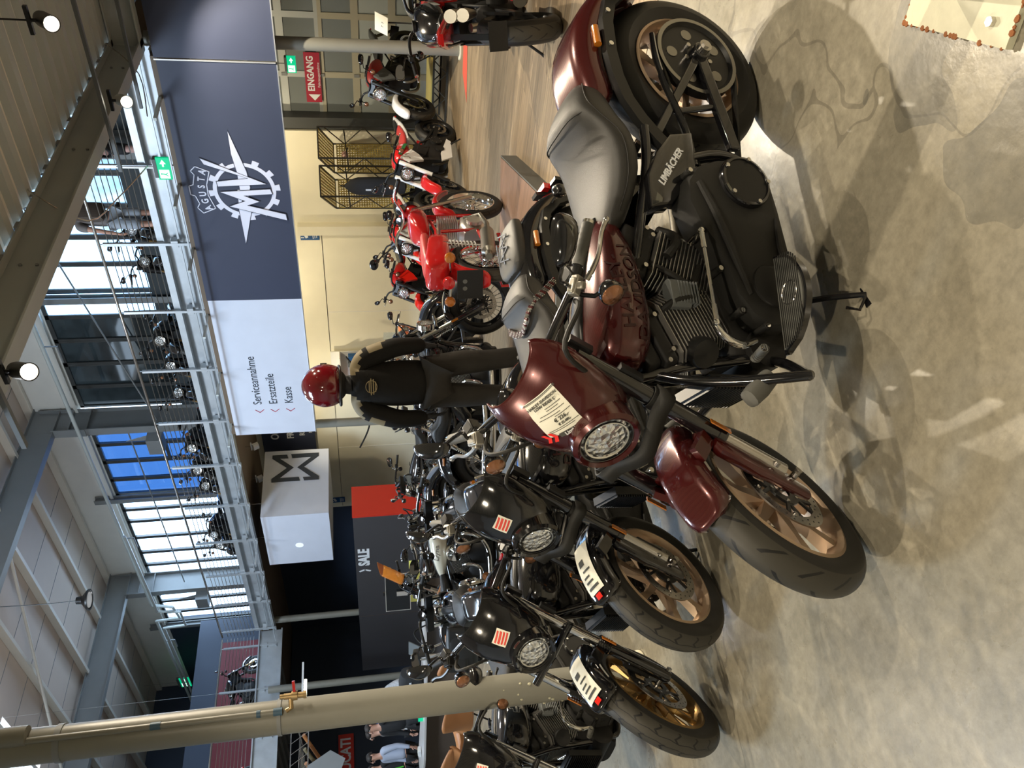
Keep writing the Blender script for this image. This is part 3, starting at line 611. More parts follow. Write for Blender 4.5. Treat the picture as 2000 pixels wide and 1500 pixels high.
# name board behind the pillar at the left end of the white banner
o = MB().box((-14.0, 13.355, 3.35), (2.6, .08, 1.25)).build('name_board', 'banner_navy'); tag(o, 'navy board with white letters half hidden behind the white banner', 'board')
wall_text('lettering', 'OFF', .26, 'text_white', -14.55, 13.312, 3.66, o, depth=.003, bold=.006); wall_text('lettering', 'FROAD', .22, 'text_white', -14.4, 13.312, 3.30, o, depth=.003, bold=.006); wall_text('lettering', 'REIFEN', .18, 'text_white', -14.4, 13.312, 3.02, o, depth=.003); wall_text('lettering', 'ERSATZ', .11, 'text_white', -14.4, 13.312, 2.82, o, depth=.003)
# sale board: red side, dark front
t = empty('sale_board', (-14.05, 10.3, 0), 0, 'large dark partition with white sale lettering and a red end', 'partition')
MB().box((-3.575, .06, .93), (7.11, .12, 1.86)).build('panel_front', 'board_grey', t); MB().box((.0, .4, .935), (.04, .82, 1.87)).build('panel_end', 'sign_red', t)
wall_text('sale_lettering', 'SALE', .34, 'text_white', -15.15+14.05-.46, -.006, 1.655, t, depth=.004, bold=.014, sx=.93); s_ = MB(); stroke(s_, [(-2.13, 1.77), (-2.07, 1.655), (-2.13, 1.54)], .05, -.006); s_.build('sale_chevron', 'text_white', t)
MB().box((-4.2, -.003, .93), (.008, .006, 1.86)).build('panel_joint', 'counter_brown', t)
tag(MB().tube([(-11.9, 13.3, 1.86), (-12.6, 13.25, 1.5), (-13.3, 13.2, 1.36), (-14.4, 13.2, 1.36), (-15.2, 13.2, 1.6), (-15.5, 13.2, 1.85)][:0] or [(-11.75, 12.9, 1.86), (-12.30, 12.7, 1.50), (-12.85, 12.6, 1.38), (-13.6, 12.5, 1.42), (-14.2, 12.4, 1.65)], .02, 8, sub=5).build('hanging_hose', 'black_satin'), 'thin black hose sagging in front of the cream wall beside the red panel', 'hose')
# camera notices
for x, z, l in ((-8.95, 2.42, 'blue camera notice on the cream wall right of the dark navy banner edge'), (-17.43, 2.31, 'blue camera notice on the cream wall left of the box sign')):
    t = empty('camera_notice', (x, 13.39, z), 0, l, 'sign', 'camera notices'); MB().box((0, 0, 0), (.22, .01, .36)).build('plate', 'sign_blue', t)
    c = MB(); c.prism([(-.07, .02), (.05, .07), (.08, .02), (-.04, -.03)], 0, .004, lambda p: Vector((p[0], -.006-p[2], p[1]+.06))); c.box((-.05, -.008, .14), (.02, .004, .06)); c.build('camera_symbol', 'text_white', t)
    for k in range(3): MB().box((0, -.007, -.06-.035*k), (.16-.02*k, .003, .015)).build('notice_line', 'text_white', t)
# exit signs
def exit_sign(p, s, l, rz=0, hz=4.1):
    t = empty('exit_sign', p, rz, l, 'sign', 'green exit signs'); MB().box((0, 0, 0), (s*1.9, .03, s)).build('plate', 'green_sign', t)
    a = MB(); a.box((-.45*s, -.017, 0), (.75*s, .004, .75*s)); a.build('white_field', 'sign_lit', t)
    a = MB(); a.prism([(.2*s, .06*s), (.45*s, .06*s), (.45*s, .22*s), (.8*s, 0), (.45*s, -.22*s), (.45*s, -.06*s), (.2*s, -.06*s)], 0, .004, lambda p: Vector((p[0], -.017-p[2], p[1]))); a.build('arrow', 'sign_lit', t)
    MB().sph((-.42*s, -.021, .22*s), .07*s, n=5).build('figure_head', 'green_sign', t); f_ = MB(); f_.bar((-.42*s, -.021, .14*s), (-.48*s, -.021, -.08*s), .004, .09*s, (1, 0, 0)); f_.bar((-.48*s, -.021, -.08*s), (-.62*s, -.021, -.25*s), .004, .06*s, (1, 0, 0)); f_.bar((-.47*s, -.021, -.08*s), (-.32*s, -.021, -.24*s), .004, .06*s, (1, 0, 0)); f_.build('figure', 'green_sign', t)
    MB().box((0, .03, s*.62), (s*1.6, .09, s*.3)).build('housing', 'grey_plastic', t); MB().cyl((0, .03, s*.7), (0, .03, hz-p[2]), .006, n=6).build('hanger', 'steel', t); return t
exit_sign((-4.72, 8.40, 3.60), .14, 'lit green exit sign hanging from the beam beside the gallery railing'); exit_sign((-4.97, 11.9, 2.36), .13, 'lit green exit sign hanging before the glazed gate'); exit_sign((-28.2, 14.0, 8.2), .34, 'small green exit sign high under the hall roof at the far left', hz=9.6)
# sectional glazed gate
for i, (xa, xb) in enumerate(((-6.62, -5.84), (-5.84, -4.86), (-4.86, -3.9), (-3.9, -2.9), (-2.9, -1.9))):
    for j, (za, zb) in enumerate(((0, .80), (.80, 1.41), (1.41, 2.0), (2.0, 2.62), (2.62, 3.25))):
        fr = MB(); y = 13.62; w_ = .05
        fr.box((xa+w_/2, y, (za+zb)/2), (w_, .05, zb-za)); fr.box((xb-w_/2, y, (za+zb)/2), (w_, .05, zb-za)); fr.box(((xa+xb)/2, y, za+.03), (xb-xa-2*w_, .05, .06)); fr.box(((xa+xb)/2, y, zb-.03), (xb-xa-2*w_, .05, .06))
        o = fr.build('door_%d' % (i*5+j+1), 'frame_beige' if zb < 2.1 else 'alu_frame'); struct(o); MB().box(((xa+xb)/2, y, (za+zb)/2), (xb-xa-.1, .01, zb-za-.12)).build('door_glass', 'pane_grey' if j > 1 or i > 2 else 'pane_frost', o)
        if i in (1, 3): MB().box((xa, y-.03, zb-.01), (.05, .03, .09)).build('hinge', 'steel_grey', o)
plane_box('wall_gate_track', -6.72, -6.62, 13.45, 13.65, 0, 3.3, 'mullion'); plane_box('wall_gate_right', -1.9, 5, 13.6, 13.75, 0, 4.3, 'deck_beige'); plane_box('wall_behind_gate', -7, 5, 14.3, 14.4, 0, 4.3, 'roof_panel')
t = empty('entrance_sign', (-5.88, 13.56, 2.14), 0, 'maroon entrance sign with a white arrow behind the glazed gate', 'sign'); MB().box((0, 0, 0), (.86, .01, .26)).build('plate', 'sign_maroon', t)
wall_text('lettering', 'EINGANG', .155, 'text_white', .07, -.008, .03, t, depth=.002, bold=.004, sx=.88); a = MB(); a.prism([(-.40, 0), (-.29, .10), (-.29, -.10)], 0, .003, lambda p: Vector((p[0], -.008-p[2], p[1]-.01))); a.build('arrow', 'text_white', t); wall_text('lettering', 'Fahrzeugannahme', .06, 'text_white', .05, -.008, -.10, t, depth=.001)
# red floor strip
st_ = MB(); st_.add([(-3.7, 10.72, .007), (-3.8, 10.32, .007), (-4.63, 10.02, .007), (-4.45, 10.55, .007)], [(0, 1, 2, 3)], False); tag(st_.build('floor_arrow', 'carpet_red'), 'red pointed strip laid on the wooden floor by the beige pillar', 'floor marking')
# ---------------------------------------------------------------- two wire display racks
def rack(p, label):
    t = empty('display_rack', (p[0], p[1], 0), 0, label, 'display rack', 'perforated display racks'); wv = Vector((-.38, -.33, 0)); dv = Vector((-.72, .80, 0)); H = 2.08; H2 = 1.86
    P = lambda a, b, z: wv*a+dv*b+Vector((0, 0, z))
    for a in (0, 1):
        MB().bar(P(a, 0, 0), P(a, 0, H), .022, .022).build('post', 'rack_black', t); MB().bar(P(a, 1, 0), P(a, 1, H2), .022, .022).build('post', 'rack_black', t)
    tr = MB()
    for a in (0, 1):
        tr.bar(P(a, 0, H), P(a, 1, H2), .022, .022); tr.bar(P(a, 0, .05), P(a, 1, .05), .022, .022)
        zz = [(0, 1.98), (1, 1.66), (0, 1.34), (1, 1.02), (0, .70), (1, .38), (0, .06)]
        for k in range(6): tr.bar(P(a, zz[k][0], zz[k][1]), P(a, zz[k+1][0], zz[k+1][1]), .014, .014)
    for b, h in ((0, H), (1, H2)): tr.bar(P(0, b, h), P(1, b, h), .022, .022)
    tr.build('truss_bars', 'rack_black', t)
    def sheet(nm, f_, nu, nv):
        mb = MB(); vs = [f_(i/nu, j/nv) for i in range(nu+1) for j in range(nv+1)]; fs = []
        def q(i, j, x0, x1, y0, y1): pass
        for i in range(nu):
            for j in range(nv):
                if i % 2 and j % 2: continue
                fs.append((i*(nv+1)+j, (i+1)*(nv+1)+j, (i+1)*(nv+1)+j+1, i*(nv+1)+j+1))
        mb.add(vs, fs, False); return mb.build(nm, 'yellow_sheet', t, thick=.003)
    sheet('back_sheet', lambda u, v: P(u, .98, .45+(H2-.5)*v), 25, 61); sheet('canopy_sheet', lambda u, v: P(u, v, H*(1-v)+H2*v), 19, 45)
    MB().bar(P(-.1, .3, 1.66), P(1.25, .3, 1.60), .02, .02).build('cross_rail', 'rack_black', t)
    return t
r1 = rack((-6.19, 12.4), 'black wire rack with yellow perforated panels next to the glazed gate'); r2 = rack((-6.74, 12.12), 'black wire rack with yellow perforated panels behind the hanging black bag')
t = empty('board_bag', (-6.93, 11.80, 1.16), 0, 'long black board bag hanging on the left wire rack', 'bag')
b = MB(); b.rings([[(w*cos(2*pi*k/20), .5*w*sin(2*pi*k/20), z) for k in range(20)] for z, w in ((-.50, .02), (-.47, .13), (-.3, .165), (0, .17), (.3, .16), (.42, .12), (.50, .05), (.53, .01))]); b.build('bag_body', 'cloth_black', t); MB().box((-.02, -.085, .10), (.03, .005, .16)).build('label_patch', 'text_white', t); MB().tube([(.0, 0, .50), (.03, -.02, .56), (0, .02, .60), (-.02, 0, .52)], .008, 6).build('hang_loop', 'black_satin', t)
t = empty('helmet_ball', (-6.95, 12.9, 1.66), 0, 'pale round helmet form on the right wire rack', 'form'); MB().sph((0, 0, 0), .06, n=10).build('ball', 'skin_pink', t); MB().bar((0, 0, 0), (0, .25, -.05), .02, .02).build('arm', 'rack_black', t)
# low ramp stand under the far bike
t = empty('ramp_stand', (-4.9, 12.5, 0), 0, 'low black truss stand with yellow treads under the far motorcycle by the gate', 'stand')
b = MB()
for y in (-.45, .45):
    b.bar((-1.3, y, .03), (1.3, y, .03), .03, .03); b.bar((-1.2, y, .24), (1.2, y, .24), .03, .03)
    for k in range(6): b.bar((-1.2+.4*k, y, .24), (-1.0+.4*k, y, .04), .015, .015); b.bar((-1.0+.4*k, y, .04), (-.8+.4*k, y, .24), .015, .015)
b.build('truss', 'rack_black', t); MB().box((0, 0, .262), (2.3, .8, .02)).build('tread', 'yellow_sheet', t)
t = empty('price_stand', (-4.15, 11.45, 0), rad(-20), 'white price card on a thin black stand at the right by the pillar', 'price stand'); MB().bar((0, 0, 0), (0, 0, 1.0), .015, .015).build('pole', 'rack_black', t); MB().box((0, 0, .01), (.3, .25, .012)).build('foot', 'rack_black', t)
p_ = MB().box((0, -.03, 1.06), (.30, .006, .21), Matrix.Rotation(rad(-35), 3, 'X')).build('card', 'paper', t); text('card_text', 'F 3', .07, 'paper_text', t, frame((0, -.04, 1.05), (1, 0, 0), (0, .6, .8)), depth=.001)
# raised wooden platform
pu, pv = Vector((.325, -.946, 0)), Vector((-.89, -.44, 0)); P0 = Vector((-3.60, 6.70, 0)); pt_ = [P0, P0+pu*2.3, P0+pu*2.3+pv*1.07, P0+pv*1.07]
t = empty('display_platform', P0, 0, 'low wooden platform with a dark rim under the red classic motorcycle', 'platform'); q_ = [(p-P0).xy for p in pt_]
MB().prism([(p.x, p.y) for p in q_], .004, .155).build('rim', 'grey_plastic', t); cxy = sum(q_, Vector((0, 0)))/4; MB().prism([tuple(cxy+(p-cxy)*.975) for p in q_], .155, .162).build('deck', 'wood_deck', t)
# ================================================================ PEOPLE
def skin(name, V_, E_, R_, m, parent, sub=2, root=0, post=None):
    me = bpy.data.meshes.new(name); me.from_pydata(V_, E_, []); me.materials.append(M[m]); o = bpy.data.objects.new(name, me); C.objects.link(o)
    md = o.modifiers.new('s', 'SKIN'); sv = me.skin_vertices[0].data
    for i, r in enumerate(R_): sv[i].radius = r if isinstance(r, tuple) else (r, r)
    sv[root].use_root = True; md.use_smooth_shade = True; md.branch_smoothing = .6
    sb = o.modifiers.new('b', 'SUBSURF'); sb.levels = sub; sb.render_levels = sub
    dg = bpy.context.evaluated_depsgraph_get(); dg.update(); m2 = bpy.data.meshes.new_from_object(o.evaluated_get(dg)); o.modifiers.clear(); o.data = m2; m2.name = name; m2.materials.clear(); m2.materials.append(M[m])
    for p in m2.polygons: p.use_smooth = True
    o.parent = parent
    if post:
        for v in m2.vertices: v.co = post(v.co)
    return o
def person(label, loc, rz, J, top, legs, shoes='black_satin', hair='hair_dark', short=False, sleeves='long', bodym='skin', scale=1, group=None, hand_curl=.6):
    """J: joints of the pose; figure faces +Y"""
    t = empty('person', loc, rz, label, 'person', group); t.scale = (scale,)*3
    D_ = dict(hip=(0, 0, .95), belly=(0, 0, 1.10), chest=(0, 0, 1.32), neckb=(0, 0, 1.47), neck=(0, .01, 1.54), head=(0, .03, 1.66), crown=(0, .03, 1.73),
              shR=(.17, 0, 1.43), elR=(.24, -.02, 1.14), wrR=(.25, .05, .89), shL=(-.17, 0, 1.43), elL=(-.24, -.02, 1.14), wrL=(-.25, .05, .89),
              hpR=(.09, 0, .90), knR=(.10, .02, .49), anR=(.11, -.02, .09), toR=(.12, .14, .03), hpL=(-.09, 0, .90), knL=(-.10, .02, .49), anL=(-.11, -.02, .09), toL=(-.12, .14, .03)); D_.update(J)
    nm = [k for k in D_ if k not in ('nohead', 'face')]; V_ = [D_[k] for k in nm]; ix = {k: i for i, k in enumerate(nm)}
    E = [('hip', 'belly'), ('belly', 'chest'), ('chest', 'neckb'), ('neckb', 'neck'), ('neck', 'head'), ('head', 'crown')]
    for s in 'RL': E += [('neckb', 'sh'+s), ('sh'+s, 'el'+s), ('el'+s, 'wr'+s), ('hip', 'hp'+s), ('hp'+s, 'kn'+s), ('kn'+s, 'an'+s), ('an'+s, 'to'+s)]
    R = dict(hip=(.13, .10), belly=(.12, .095), chest=(.13, .10), neckb=(.07, .06), neck=.052, head=(.078, .098), crown=(.06, .075), sh=.058, el=.040, wr=.028, hp=.085, kn=.055, an=.038, to=.032)
    RR = [R[k] if k in R else R[k[:2]] for k in nm]; E_ = [(ix[a], ix[b]) for a, b in E]
    # hands: palm plus five fingers and a thumb grown from the wrist
    for s, sg in (('R', 1), ('L', -1)):
        w = Vector(D_['wr'+s]); d = (w-Vector(D_['el'+s])).normalized(); side = Vector((0, 1, 0)) if abs(d.y) < .8 else Vector((0, 0, 1)); side = (side-d*side.dot(d)).normalized(); inn = d.cross(side)*(-sg)
        pi_ = len(V_); V_.append(tuple(w+d*.05)); RR.append((.020, .030)); E_.append((ix['wr'+s], pi_))
        for f_, (of, ln) in enumerate(((.028, .070), (.010, .080), (-.008, .074), (-.026, .058))):
            a = w+d*.085+side*of; b_ = a+d*ln*.5+inn*.012*hand_curl; c_ = b_+d*ln*.4+inn*ln*.55*hand_curl; k0 = len(V_); V_ += [tuple(a), tuple(b_), tuple(c_)]; RR += [.0095, .0085, .0075]; E_ += [(pi_, k0), (k0, k0+1), (k0+1, k0+2)]
        a = w+d*.035+side*.034; b_ = a+d*.035+side*.018+inn*.008; k0 = len(V_); V_ += [tuple(a), tuple(b_)]; RR += [.011, .009]; E_ += [(pi_, k0), (k0, k0+1)]
    body = skin('body', V_, E_, RR, bodym, t)
    hc = Vector(D_['head']); fd = Vector(D_.get('face', (0, 1, 0))).normalized(); sd = fd.cross(Vector((0, 0, 1))).normalized(); uh = sd.cross(fd)
    g = lambda a, b_, c_: hc+sd*a+fd*b_+uh*c_
    if 'nohead' not in J:
        n_ = MB(); n_.rings([[g(x*w, y, z) for x, y in ((-1, 0), (0, .35*w*3), (1, 0))] for z, y, w in ((.03, .088, .006), (.0, .098, .010), (-.02, .106, .014), (-.03, .088, .010))], False, False) if 0 else n_.tube([g(0, .088, .035), g(0, .104, .0), g(0, .110, -.018), g(0, .092, -.03)], [.006, .010, .014, .008], 8); n_.build('nose', bodym, body)
        for sx_ in (-1, 1):
            MB().sph(g(.031*sx_, .083, .018), .010, n=6).build('eye', 'text_white', body); MB().sph(g(.031*sx_, .091, .018), .005, n=5).build('iris', 'hair_dark', body); MB().tube([g(.048*sx_, .078, .038), g(.03*sx_, .09, .044), g(.014*sx_, .092, .04)], .004, 5).build('eyebrow', hair, body); MB().sph(g(.082*sx_, -.005, .0), .020, (.5, 1, 1.6), 6).build('ear', bodym, body)
        MB().tube([g(-.022, .090, -.052), g(0, .097, -.050), g(.022, .090, -.052)], [.003, .006, .003], 6).build('mouth', 'skin_pink', body)
        if hair: 
            h = MB(); h.grid(lambda u, v: g(.086*sin((u-.5)*pi*1.05)*sin(v*pi*.56+.02)*1.02, -.012-.105*cos((u-.5)*pi*1.05)*sin(v*pi*.56+.02)*(1 if abs(u-.5) < .5 else 1)+.05*cos(v*pi*.56)*0, .015+.108*cos(v*pi*.56)), 16, 12); h.sph(g(0, -.008, .045), .088, (1, 1.1, .85), 10); h.build('hair', hair, body)
    VV = lambda *ks: [D_[k] for k in ks]
    if top:
        ks = ['hip', 'belly', 'chest', 'neckb', 'shR', 'elR', 'wrR', 'shL', 'elL', 'wrL']; rr = [(.155, .125), (.15, .12), (.165, .135), (.085, .075), .080, .058, .042, .080, .058, .042]
        vs = VV(*ks); ee = [(0, 1), (1, 2), (2, 3), (3, 4), (4, 5), (5, 6), (3, 7), (7, 8), (8, 9)]
        if sleeves == 'short':
            for a, b_ in ((4, 5), (7, 8)): vs[b_] = tuple(Vector(vs[a])*.45+Vector(vs[b_])*.55)
            vs = [vs[i] for i in (0, 1, 2, 3, 4, 5, 7, 8)]; rr = [rr[i] for i in (0, 1, 2, 3, 4, 5, 7, 8)]; rr[5] = rr[7] = .062; ee = [(0, 1), (1, 2), (2, 3), (3, 4), (4, 5), (3, 6), (6, 7)]
        skin('jacket' if top == 'jacket_black' else 'shirt', vs, ee, rr, top, body)
    if legs:
        ks = ['hip', 'hpR', 'knR', 'anR', 'hpL', 'knL', 'anL']; vs = VV(*ks); rr = [(.15, .12), .105, .078, .062, .105, .078, .062]; ee = [(0, 1), (1, 2), (2, 3), (0, 4), (4, 5), (5, 6)]
        if short: vs = [vs[i] for i in (0, 1, 2, 4, 5)]; rr = [rr[i] for i in (0, 1, 2, 4, 5)]; rr[2] = rr[4] = .092; ee = [(0, 1), (1, 2), (0, 3), (3, 4)]
        skin('shorts' if short else 'trousers', vs, ee, rr, legs, body)
    for s in 'RL':
        a, b_ = Vector(D_['an'+s]), Vector(D_['to'+s]); m_ = MB(); m_.tube([a+Vector((0, -.03, -.045)), a+Vector((0, .02, -.04)), b_+Vector((0, -.03, .008)), b_+Vector((0, .04, .0))], [.04, .048, .042, .026], 12, sub=3); m_.build('shoe', shoes, body)
    return t, body, D_
# the helmeted figure behind the maroon motorcycle, seen from the back
pz = 0
t, body, D_ = person('person in a red helmet and black jacket with tan shoulders standing with their back turned', (-4.43, 4.53, 0), rad(38), dict(nohead=1, hip=(0, 0, .98), chest=(0, -.01, 1.34), shR=(.20, -.01, 1.45), shL=(-.20, -.01, 1.45), elR=(.285, -.03, 1.17), wrR=(.27, .04, .93), elL=(-.285, -.03, 1.17), wrL=(-.27, .05, .93), hpR=(.10, 0, .92), knR=(.13, .02, .50), anR=(.17, -.03, .10), toR=(.20, .12, .035), hpL=(-.10, 0, .92), knL=(-.12, .02, .50), anL=(-.13, -.03, .10), toL=(-.15, .12, .035)), None, None, bodym='cloth_black', hair=None, scale=1.07) if 1 else None
def bulk(v): return v
skin('jacket', [(0, -.01, .93), (0, -.01, 1.05), (0, -.02, 1.22), (0, -.03, 1.36), (0, -.01, 1.50), (.19, -.01, 1.42), (.275, -.03, 1.18), (.275, .03, .95), (-.19, -.01, 1.42), (-.275, -.03, 1.18), (-.275, .04, .95)], [(0, 1), (1, 2), (2, 3), (3, 4), (4, 5), (5, 6), (6, 7), (4, 8), (8, 9), (9, 10)], [(.185, .14), (.185, .145), (.19, .15), (.195, .155), (.10, .09), .095, .078, .062, .095, .078, .062], 'jacket_black', body)
jk = skin('trousers', [(0, 0, .95), (.10, 0, .90), (.135, .02, .70), (.14, .02, .50), (.165, -.02, .28), (.175, -.03, .09), (-.10, 0, .90), (-.115, .02, .70), (-.12, .02, .50), (-.13, -.02, .28), (-.14, -.03, .09)], [(0, 1), (1, 2), (2, 3), (3, 4), (4, 5), (0, 6), (6, 7), (7, 8), (8, 9), (9, 10)], [(.165, .13), .115, .105, .088, .082, .088, .115, .105, .088, .082, .088], 'jeans', body)
jo = [c for c in body.children if c.name.startswith('jacket')][0]; jo.data.materials.append(M['jacket_tan'])
for f_ in jo.data.polygons:
    c = f_.center; ax_ = abs(c.x)
    if (c.z > 1.475-.28*max(0, ax_-.07)-.0 and ax_ > .085) or (ax_ > .20 and 1.27+.35*max(0, .30-ax_) < c.z < 1.40 and c.x*1 != 0 and ax_ > .245): f_.material_index = 1
em2 = MB(); yb = -.188
for k in range(20): a, c = 2*pi*k/20, 2*pi*(k+1)/20; em2.bar((.045*cos(a), yb, 1.37+.04*sin(a)), (.045*cos(c), yb, 1.37+.04*sin(c)), .004, .009, (0, 1, 0))
for z, w_ in ((1.385, .05), (1.372, .075), (1.355, .07), (1.34, .045)): em2.box((0, yb, z), (w_*1.6, .004, .007))
em2.build('back_emblem', 'emblem_tan', body)
MB().tube([(0, 0, 1.50), (0, .01, 1.56), (0, .015, 1.60)], [.075, .066, .07], 16).build('collar', 'cloth_black', body)
hc = Vector((0, .03, 1.70)); hm = MB(); hm.sph(hc, .168, (.93, 1.08, 1.02), 20); cut = [f for f in hm.f]
hm.f = [f for f in hm.f if sum(hm.v[i][2] for i in f)/len(f) > 1.60 and not (sum(hm.v[i][1] for i in f)/len(f) > .13 and sum(hm.v[i][2] for i in f)/len(f) < 1.72)]; hm.mi = [0]*len(hm.f); hm.sm = [True]*len(hm.f)
he = hm.build('helmet', 'helmet_red', body, thick=.006); MB().sph(hc+Vector((0, -.005, -.02)), .152, (.93, 1.06, .95), 14).build('helmet_lining', 'cloth_black', he)
MB().tube([(-.140, .05, 1.60), (-.130, -.09, 1.59), (0, -.145, 1.588), (.130, -.09, 1.59), (.140, .05, 1.60)], .010, 8, sub=5).build('helmet_edge', 'black_satin', he); sym(lambda s: MB().cyl((s*.148, .06, 1.71), (s*.163, .06, 1.71), .024, n=16).build('visor_pivot', 'black_satin', he))
# staff and visitors at the far left
person('grey haired man in a patterned shirt leaning over the counter beside the big pillar', (-14.6, 6.75, 0), rad(150), dict(chest=(0, .06, 1.22), neckb=(0, .12, 1.35), neck=(0, .16, 1.40), head=(0, .22, 1.48), crown=(0, .25, 1.54), shR=(.17, .1, 1.31), shL=(-.17, .1, 1.31), elR=(.25, .2, 1.05), wrR=(.12, .42, 1.0), elL=(-.25, .2, 1.05), wrL=(-.12, .42, 1.0)), 'shirt_print', 'cloth_black', hair='hair_grey', sleeves='short')
person('dark haired man in a black shirt sitting behind the counter left of the big pillar', (-15.7, 6.45, -.0), rad(200), dict(hip=(0, -.1, .86)), 'cloth_black', 'cloth_black')
t, body, D_ = person('man with dark glasses in a pale blue shirt at the far counter end', (-16.5, 6.2, -.0), rad(190), {}, 'shirt_blue', 'cloth_black', sleeves='long'); MB().box((0, .125, 1.678), (.12, .012, .03)).build('dark_glasses', 'black_gloss', body)
person('person in a pale shirt half hidden behind the man with dark glasses', (-16.7, 6.75, .0), rad(170), {}, 'white_paint', 'cloth_black')
t, body, D_ = person('person in a black jacket with green stripes near the left picture edge', (-17.6, 6.35, .0), rad(200), {}, 'cloth_black', 'cloth_black'); sym(lambda s: MB().tube([(s*.06, .125, 1.44), (s*.10, .15, 1.25), (s*.12, .13, 1.02)], .014, 6).build('green_stripe', 'lime', body)); sym(lambda s: MB().tube([(s*.235, .03, 1.36), (s*.29, .0, 1.18), (s*.29, .03, 1.0)], .012, 6).build('green_stripe', 'lime', body))
# gallery visitors
t, body, D_ = person('man in a grey t-shirt and light shorts standing on the gallery by the railing', (-7.5, 11.75, 4.43), rad(60), dict(elR=(.2, .2, 1.25), wrR=(.06, .22, 1.5)), 'tee_grey', 'shorts_grey', short=True, sleeves='short', shoes='white_paint', hair='hair_dark')
MB().loft([(-.13, .09, -.2, .2), (0, .13, -.24, .24), (.13, .09, -.2, .2)], 16, 3).build('backpack', 'counter_brown', body).matrix_local = Matrix.Translation((0, -.2, 1.2))@Matrix.Rotation(pi/2, 4, 'Y')@Matrix.Rotation(pi/2, 4, 'X') if 0 else Matrix.Translation((0, -.2, 1.22))
person('person in dark shorts on the gallery, legs seen above the lit exit sign', (-6.4, 12.0, 4.43), rad(120), {}, 'tee_grey', 'cloth_black', short=True, sleeves='short', bodym='skin_pink')
# ================================================================ RECEPTION
t = empty('reception_counter', (-10.1, 6.5, 0), 0, 'long reception counter with a pale top and brown grey front at the left', 'counter')
seg = [Vector((0, .0, 0)), Vector((-1.5, -.96, 0)), Vector((-4.0, -1.36, 0)), Vector((-6.0, -1.3, 0))]
MB().prism([(p.x, p.y) for p in seg]+[(p.x+.1, p.y+.75) for p in seg[::-1]], .735, .765).build('counter_top', 'counter_top', t)
sg2 = [p+Vector((0, .12, 0)) for p in seg]; MB().prism([(p.x, p.y) for p in sg2]+[(p.x+.1, p.y+.5) for p in sg2[::-1]], .0, .735).build('counter_front', 'counter_brown', t)
MB().box((-1.2, -.66, .38), (.5, .02, .70), Matrix.Rotation(rad(33), 3, 'Z')).build('front_panel', 'board_grey', t)
def monitor(p, rz, label):
    t = empty('monitor', p, rz, label, 'monitor'); MB().box((0, 0, .37), (.60, .025, .36)).build('screen_back', 'screen', t); MB().box((0, -.006, .37), (.62, .012, .38)).build('bezel', 'alu', t); MB().box((0, -.05, .2), (.07, .02, .38)).build('stand', 'alu', t); MB().box((0, -.02, .006), (.25, .2, .012)).build('stand_foot', 'alu', t)
    w_ = MB(); w_.box((0, -.02, .58), (.05, .04, .03)); w_.build('webcam', 'black_satin', t)
monitor((-10.75, 6.42, .765), rad(30), 'desktop monitor seen from behind with yellow notes below it')
t = empty('notes_panel', (-10.7, 6.55, .766), rad(30), 'row of yellow paper notes under the monitor', 'notes'); 
for k in range(4): MB().box((-.28+.19*k, 0, .10+.01*(k % 2)), (.13, .006, .15)).build('note', 'yellow_note', t)
t = empty('payment_tablet', (-11.35, 5.75, .765), rad(10), 'tilted tablet on an arm at the counter edge', 'tablet'); MB().box((0, 0, .16), (.30, .012, .2), Matrix.Rotation(rad(-35), 3, 'X')).build('tablet_body', 'grey_plastic', t); MB().bar((0, .02, 0), (0, .02, .12), .03, .03).build('arm', 'alu', t); MB().cyl((0, -.12, -.45), (0, -.12, -.02), .025, n=12).build('pole', 'alu', t)
t = empty('backpack', (-12.4, 5.75, .765), rad(20), 'black rucksack with white lettering lying on the counter', 'bag'); b = MB(); b.loft([(-.24, .05, .0, .28), (-.2, .12, 0, .36), (.0, .15, 0, .40), (.2, .13, 0, .36), (.25, .06, 0, .26)], 18, 3); b.build('bag_body', 'cloth_black', t); text('lettering', 'LIMB\u00c4CHER', .05, 'text_white', t, frame((0, -.155, .22), (1, 0, .0), (0, .1, 1)), depth=.002, bold=.001)
for i, (x, y, c, l) in enumerate(((-13.4, 5.6, 'green_sign', 'small green box on the counter'), (-14.7, 5.5, 'white_paint', 'white paper stack on the counter near the left edge'), (-12.9, 5.75, 'grey_plastic', 'dark phone set on the counter next to the rucksack'))):
    t = empty('counter_item', (x, y, .765), .3, l, 'box'); t.name = ['box', 'paper_stack', 'desk_phone'][i]; MB().box((0, 0, .04), (.16, .12, .08 if i != 1 else .05), bev=.01).build('case', c, t); MB().box((0, 0, .085 if i != 1 else .067), (.12, .08, .006)).build('lid', 'paper' if i == 1 else 'black_satin', t)
# tan shell chairs with black wire legs
def chair(p, rz, label):
    t = empty('lounge_chair', (p[0], p[1], 0), rz, label, 'chair', 'tan shell chairs')
    def sf(u, v):
        a = (u-.5)*2; b_ = v
        if b_ < .5: x, z = .25-.5*b_*2*.9, .44-.03*sin(b_*2*pi)
        else: x, z = -.20-.06*(b_-.5)*2, .44+.36*(b_-.5)*2
        w = .26-.05*abs(b_-.5)
        k = max(0, (b_-.35)/.65); return (x+.20*abs(a)**1.6*min(1, k*2), a*(w+.05*k*(1-k)*4*.5), z+(.12*abs(a)**2.5 if b_ < .5 else .12*abs(a)**2.5*(1-k))-.12*abs(a)**2*(b_ > .75)*k)
    s = MB().grid(sf, 14, 20).build('seat_shell', 'tan_shell', t, thick=.03); MB().loft([(-.02, .20, .44, .49), (.2, .2, .44, .49)], 16, 3).build('cushion', 'grey_plastic', s)
    for a in (45, 135, 225, 315): MB().cyl((.05*cos(rad(a)), .05*sin(rad(a)), .42), (.26*cos(rad(a)), .26*sin(rad(a)), 0), .010, n=8).build('leg', 'black_satin', t)
